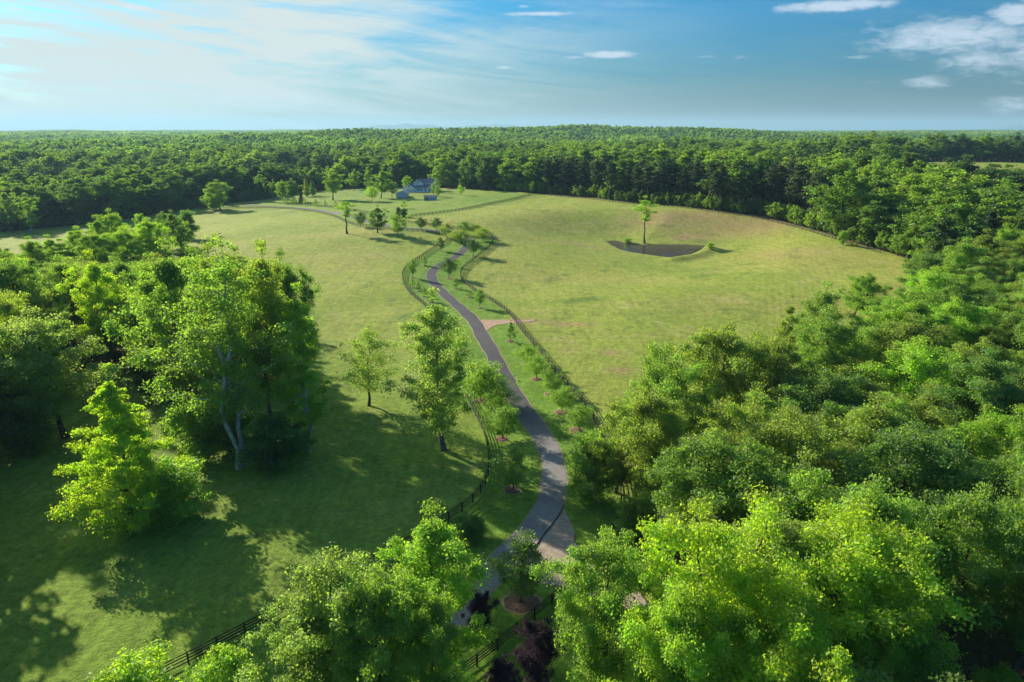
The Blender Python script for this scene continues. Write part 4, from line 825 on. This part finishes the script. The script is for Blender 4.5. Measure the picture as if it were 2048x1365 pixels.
# ------------------------------------------------------------------ mulch rings
M_MULCH = simple('mulch', (0.15, 0.085, 0.055), 0.95, 0.45, 3.0, 0.8); M_STRAW = simple('dry_grass_rim', (0.28, 0.23, 0.11), 0.95, 0.3, 2.5, 0.4)
for (px, py, rad_) in [(1042, 1204, 1.75), (1024, 981, 1.05), (1003, 878, 1.05), (961, 802, 1.0), (1000, 832, 1.0), (1020, 683, .85), (1052, 730, .85), (1072, 759, .95), (1099, 789, .95), (1123, 824, 1.1), (1153, 861, 1.0),
                       (898, 558, 1.1), (947, 513, 1.1), (825, 556, .9), (960, 617, .9), (912, 578, .8), (940, 595, .8), (826, 576, .7), (838, 583, .7), (848, 594, .7), (862, 605, .7), (850, 532, .8), (1076, 1366, 1.1)]:
    p = at(px, py); n = 22; an = np.arange(n) * 2 * math.pi / n; V = []; rj = rad_ * (1 + rng.normal(0, 0.05, n))
    for k, hz in ((1.22, .005), (1.05, .03), (0.98, .07), (0.7, .11), (0.35, .14)):
        x = p[0] + np.cos(an) * rj * k; y = p[1] + np.sin(an) * rj * k; V.append(np.stack([x, y, H(x, y) + hz + rng.uniform(0, .02, n)], 1))
    A = np.concatenate(V + [np.array([[p[0], p[1], p[2] + .15]])]); f = []
    for k in range(4):
        i = np.arange(n); j = (i + 1) % n; f.append(np.stack([k * n + i, k * n + j, (k + 1) * n + j, (k + 1) * n + i], 1))
    tri = np.stack([4 * n + i, 4 * n + (i + 1) % n, np.full(n, 5 * n)], 1)
    me = npmesh('mulch_bed', A, [np.concatenate(f), tri], [M_STRAW, M_MULCH], mat_idx=np.concatenate([np.zeros(n), np.ones(3 * n), np.ones(n)]), smooth_=True)
    tag(link('mulch_bed', me), kind='structure')

# ------------------------------------------------------------------ board fences
M_FENCE = simple('black_fence_paint', (0.030, 0.024, 0.020), 0.75, 0.35, 2.0)
M_FENCEB = simple('weathered_fence_board', (0.10, 0.082, 0.066), 0.85, 0.4, 1.5)
pb = MB(); pb.box(-.065, .065, -.065, .065, -.3, 1.42); pb.prism([(-.065, -.065, 1.42), (.065, -.065, 1.42), (.065, .065, 1.42), (-.065, .065, 1.42)], (0, 0, 0.03)); POST = pb.mesh('fence_post', [M_FENCE])
bb = MB(); bb.box(0, 1, -.014, .014, -.065, .065); BOARD = bb.mesh('fence_board', [M_FENCE])
def fence(name, P, npart, label, order_from_start=True, posts_w=1.0):
    root = bpy.data.objects.new(name, None); COL.objects.link(root); root.location = (P[0][0], P[0][1], h1(*P[0])); tag(root, label, 'fence')
    z = H(P[:, 0], P[:, 1]); inv = Matrix.Translation(-root.location); n = len(P)
    dist = np.hypot(P[:, 0], P[:, 1]); near = set(np.argsort(dist)[:npart].tolist())
    far = MB(); farp = MB()
    for i in range(n):
        a0 = P[i]; b0 = P[min(i + 1, n - 1)]
        dirv = (P[min(i + 1, n - 1)] - P[max(i - 1, 0)]); ang = math.atan2(dirv[1], dirv[0])
        if i in near:
            o = link('post', POST, root); o.matrix_local = inv @ Matrix.Translation((a0[0], a0[1], z[i])) @ Matrix.Rotation(ang, 4, 'Z')
        else:
            m = Matrix.Translation((a0[0] - root.location.x, a0[1] - root.location.y, z[i] - root.location.z)) @ Matrix.Rotation(ang, 4, 'Z')
            w = .065 * posts_w; vs = [m @ Vector(v_) for v_ in [(-w, -w, -.2), (w, -w, -.2), (w, w, -.2), (-w, w, -.2), (-w, -w, 1.45), (w, -w, 1.45), (w, w, 1.45), (-w, w, 1.45)]]
            farp.add([tuple(v_) for v_ in vs], [(4, 5, 6, 7), (0, 1, 5, 4), (1, 2, 6, 5), (2, 3, 7, 6), (3, 0, 4, 7)])
        if i == n - 1: continue
        v3 = Vector((b0[0] - a0[0], b0[1] - a0[1], z[i + 1] - z[i])); L = v3.length
        rot = v3.to_track_quat('X', 'Z').to_matrix().to_4x4()
        for hz in (0.28, 0.62, 0.96, 1.28):
            base = Matrix.Translation((a0[0], a0[1], z[i] + hz)) @ rot @ Matrix.Translation((0, .08 if True else 0, random.uniform(-.012, .012))) @ Matrix.Diagonal((L * 0.998, 1, 1, 1))
            if i in near:
                o = link('board', BOARD, root); o.matrix_local = inv @ base
            else:
                m = inv @ base; vs = [m @ Vector(v_) for v_ in [(0, -.014, -.062), (1, -.014, -.062), (1, .014, -.062), (0, .014, -.062), (0, -.014, .062), (1, -.014, .062), (1, .014, .062), (0, .014, .062)]]
                far.add([tuple(v_) for v_ in vs], [(0, 3, 2, 1), (4, 5, 6, 7), (0, 1, 5, 4), (2, 3, 7, 6)])
    if far.n: tag(far.build('far_boards', M_FENCE, root), kind='stuff')
    if farp.n: tag(farp.build('far_posts', M_FENCE, root), kind='stuff')
    return root
fence('board_fence', fenceL, 72, 'long black four-board fence winding up the left side of the drive')
fence('board_fence', fenceR, 72, 'long black four-board fence winding up the right side of the drive')
fence('board_fence', fenceB, 40, 'short black board fence across the bottom centre below the grass island')
fence('board_fence', fenceH, 0, 'straight fence running diagonally from the drive to the woods right of the house', posts_w=1.5)
fence('board_fence', fenceE, 0, 'fence along the foot of the pines at the far field edge')

# ------------------------------------------------------------------ house and sheds
M_SIDE = simple('grey_siding', (0.84, 0.84, 0.83), 0.8, 0.08, 0.8); M_ROOF = simple('slate_shingle', (0.15, 0.17, 0.19), 0.9, 0.25, 1.5); M_TRIM = simple('white_trim', (0.75, 0.75, 0.74), 0.6, 0.04, 2)
M_GLASS = simple('dark_glass', (0.03, 0.035, 0.045), 0.12, 0.2, 1); M_DOOR = simple('garage_door_paint', (0.70, 0.71, 0.73), 0.6, 0.04, 2); M_SHED = simple('shed_siding', (0.56, 0.58, 0.62), 0.8, 0.1, 1); M_BLUE = simple('blue_tarp', (0.05, 0.20, 0.42), 0.6, 0.3, 2)
def gable(root, x0, x1, y0, y1, wh, rh, axis, z0=0.0, wall=M_SIDE, over=0.45):
    b = MB()
    if axis == 'y':
        xm = (x0 + x1) / 2; b.prism([(x0, y0, z0), (x1, y0, z0), (x1, y0, wh), (xm, y0, wh + rh), (x0, y0, wh)], (0, y1 - y0, 0))
    else:
        ym = (y0 + y1) / 2; b.prism([(x0, y0, z0), (x0, y1, z0), (x0, y1, wh), (x0, ym, wh + rh), (x0, y0, wh)], (x1 - x0, 0, 0))
    w = b.build('wall', wall, root)
    r = MB(); e = over; t = 0.16; tr = MB()
    if axis == 'y':
        sl = rh / ((x1 - x0) / 2); zz_ = wh - sl * e
        r.prism([(x0 - e, y0 - e, zz_ + .02), (xm, y0 - e, wh + rh + .02), (x1 + e, y0 - e, zz_ + .02), (x1 + e, y0 - e, zz_ + t), (xm, y0 - e, wh + rh + t + .05), (x0 - e, y0 - e, zz_ + t)], (0, y1 - y0 + 2 * e, 0))
        yy = y0 - e - .06
        tr.prism([(x0 - e, yy, zz_ - .18), (xm, yy, wh + rh - .18), (xm, yy, wh + rh + .12), (x0 - e, yy, zz_ + .12)], (0, .06, 0)); tr.prism([(x1 + e, yy, zz_ - .18), (x1 + e, yy, zz_ + .12), (xm, yy, wh + rh + .12), (xm, yy, wh + rh - .18)], (0, .06, 0))
    else:
        sl = rh / ((y1 - y0) / 2); zz_ = wh - sl * e
        r.prism([(x0 - e, y0 - e, zz_ + .02), (x0 - e, ym, wh + rh + .02), (x0 - e, y1 + e, zz_ + .02), (x0 - e, y1 + e, zz_ + t), (x0 - e, ym, wh + rh + t + .05), (x0 - e, y0 - e, zz_ + t)], (x1 - x0 + 2 * e, 0, 0))
        tr.box(x0 - e, x1 + e, y0 - e - .08, y0 - e - .003, zz_ - .12, zz_ + t + .02)
    ro = r.build('roof', M_ROOF, root); tr.build('roof_trim', M_TRIM, root); return w, ro
def window(root, x, y, z, w, h, shutters=False):
    f = MB(); f.box(x - w / 2 - .1, x + w / 2 + .1, y - .07, y - .003, z - .1, z + h + .1); fo = f.build('window', M_TRIM, root)
    g = MB(); g.box(x - w / 2, x - .04, y - .09, y - .072, z, z + h); g.box(x + .04, x + w / 2, y - .09, y - .072, z, z + h); g.build('pane', M_GLASS, fo)
hp = at(832, 385.5); hs = depth(hp) / F      # metres per photo pixel at the house
house = bpy.data.objects.new('farmhouse', None); COL.objects.link(house); tag(house, 'grey two-storey farmhouse with slate roofs and white double garage doors', 'house')
hl = at(806, 385.5); house.location = (hl[0], hl[1], hp[2] - .1); house.rotation_euler = (0, 0, R(-7))
u = hs
gable(house, 0, 25 * u, 0, 24 * u, 7.8 * u, 7.0 * u, 'y')
gable(house, 17 * u, 38 * u, 16 * u, 40 * u, 16.5 * u, 7.5 * u, 'y', over=.5)
gable(house, 36 * u, 62 * u, 20 * u, 42 * u, 16.4 * u, 7.2 * u, 'x')
gable(house, 50 * u, 66 * u, 2 * u, 22 * u, 8.5 * u, 5.5 * u, 'y')
gable(house, 25.4 * u, 49.6 * u, 6 * u, 28 * u, 8.0 * u, 4.2 * u, 'x')
for x in (9.3, 16.4):
    g = MB(); g.box((x - 3.1) * u, (x + 3.1) * u, -.08, -.003, 0, 6.2 * u); gd = g.build('garage_door', M_DOOR, house)
    s = MB()
    for k in range(1, 4): s.box((x - 3.1) * u, (x + 3.1) * u, -.10, -.083, 6.2 * u * k / 4 - .03, 6.2 * u * k / 4 + .03)
    s.build('panel_joint', M_SHED, gd)
window(house, 12.5 * u, 0, 9.4 * u, .9, 1.1); window(house, 27.5 * u, 16 * u, 17 * u, .9, 1.2)
for x in (29, 33.5, 38, 45): window(house, x * u, 6 * u, 2.6 * u, 1.0, 1.5)
for x in (41, 47, 53, 58): window(house, x * u, 20 * u, 11.5 * u, 1.1, 1.5)
for x in (54.5, 58, 61.5): window(house, x * u, 2 * u, 2.8 * u, .9, 1.6)
d_ = MB(); d_.box(41 * u, 43 * u, 6 * u - .08, 6 * u - .003, 0, 2.2); d_.build('door', M_TRIM, house)
ch = MB(); ch.box(50 * u, 52.4 * u, 32 * u, 34.4 * u, 20 * u, 27 * u); ch.build('chimney', M_SHED, house)
pt = MB(); pt.box(26 * u, 49 * u, -3 * u, 5.9 * u, -.2, .12); pt.build('patio', M_TRIM, house)
sl_ = at(792, 396); s1 = bpy.data.objects.new('outbuilding', None); COL.objects.link(s1); s1.location = (sl_[0], sl_[1], sl_[2] - .1); s1.rotation_euler = (0, 0, R(4)); tag(s1, 'grey gabled outbuilding on the lawn left of the house', 'shed')
u = depth(sl_) / F; gable(s1, 0, 24 * u, 0, 22 * u, 8.2 * u, 5.2 * u, 'y', wall=M_SHED); 
g = MB(); g.box(11 * u, 13 * u, -.07, -.003, 9.0 * u, 10.8 * u); g.build('vent', M_TRIM, s1)
sl_ = at(848, 402); s2 = bpy.data.objects.new('open_shed', None); COL.objects.link(s2); s2.location = (sl_[0], sl_[1], sl_[2] - .1); s2.rotation_euler = (0, 0, R(-6)); tag(s2, 'low open-fronted shed with dark roof right of the outbuilding', 'shed')
u = depth(sl_) / F
b = MB(); b.box(0, 24 * u, 11 * u, 11.6 * u, 0, 8 * u); b.box(0, .5 * u, 0, 11 * u, 0, 7.3 * u); b.box(23.5 * u, 24 * u, 0, 11 * u, 0, 7.3 * u); b.box(10 * u, 23.5 * u, 0, .5 * u, 0, 7.3 * u); b.build('wall', M_SHED, s2)
b = MB(); b.prism([(-.8 * u, -1 * u, 7.6 * u), (-.8 * u, 6 * u, 10.8 * u), (-.8 * u, 13 * u, 7.8 * u), (-.8 * u, 13 * u, 8.4 * u), (-.8 * u, 6 * u, 11.5 * u), (-.8 * u, -1 * u, 8.2 * u)], (25.6 * u, 0, 0)); b.build('roof', M_ROOF, s2)
for x in (3.5, 9.6):
    b = MB(); b.box(x * u, (x + .5) * u, 0, .5 * u, 0, 7.4 * u); b.build('post', M_TRIM, s2)
for x in (13, 18):
    b = MB(); b.box(x * u, (x + 3) * u, -.08, -.003, .5 * u, 5.6 * u); b.build('door', M_BLUE, s2)

# ------------------------------------------------------------------ haze
HAZE = True
if HAZE:
    hb = MB(); hb.box(-27000, 27000, -3500, 27000, -60, 330); hm = bpy.data.materials.new('haze'); hm.use_nodes = True; t = hm.node_tree; t.nodes.clear()
    o = nd(t, 'ShaderNodeOutputMaterial'); pv = nd(t, 'ShaderNodeVolumePrincipled'); pv.inputs['Color'].default_value = (0.42, 0.72, 0.90, 1); pv.inputs['Density'].default_value = 0.00007; pv.inputs['Anisotropy'].default_value = 0.15
    t.links.new(pv.outputs[0], o.inputs['Volume']); hz = hb.build('haze', hm); tag(hz, 'thin blue air haze', kind='stuff')
print('trees right', nR, 'left', nL, 'mid', len(P), 'tris', sum(len(m.loops) // 2 for m in bpy.data.meshes if m.users))
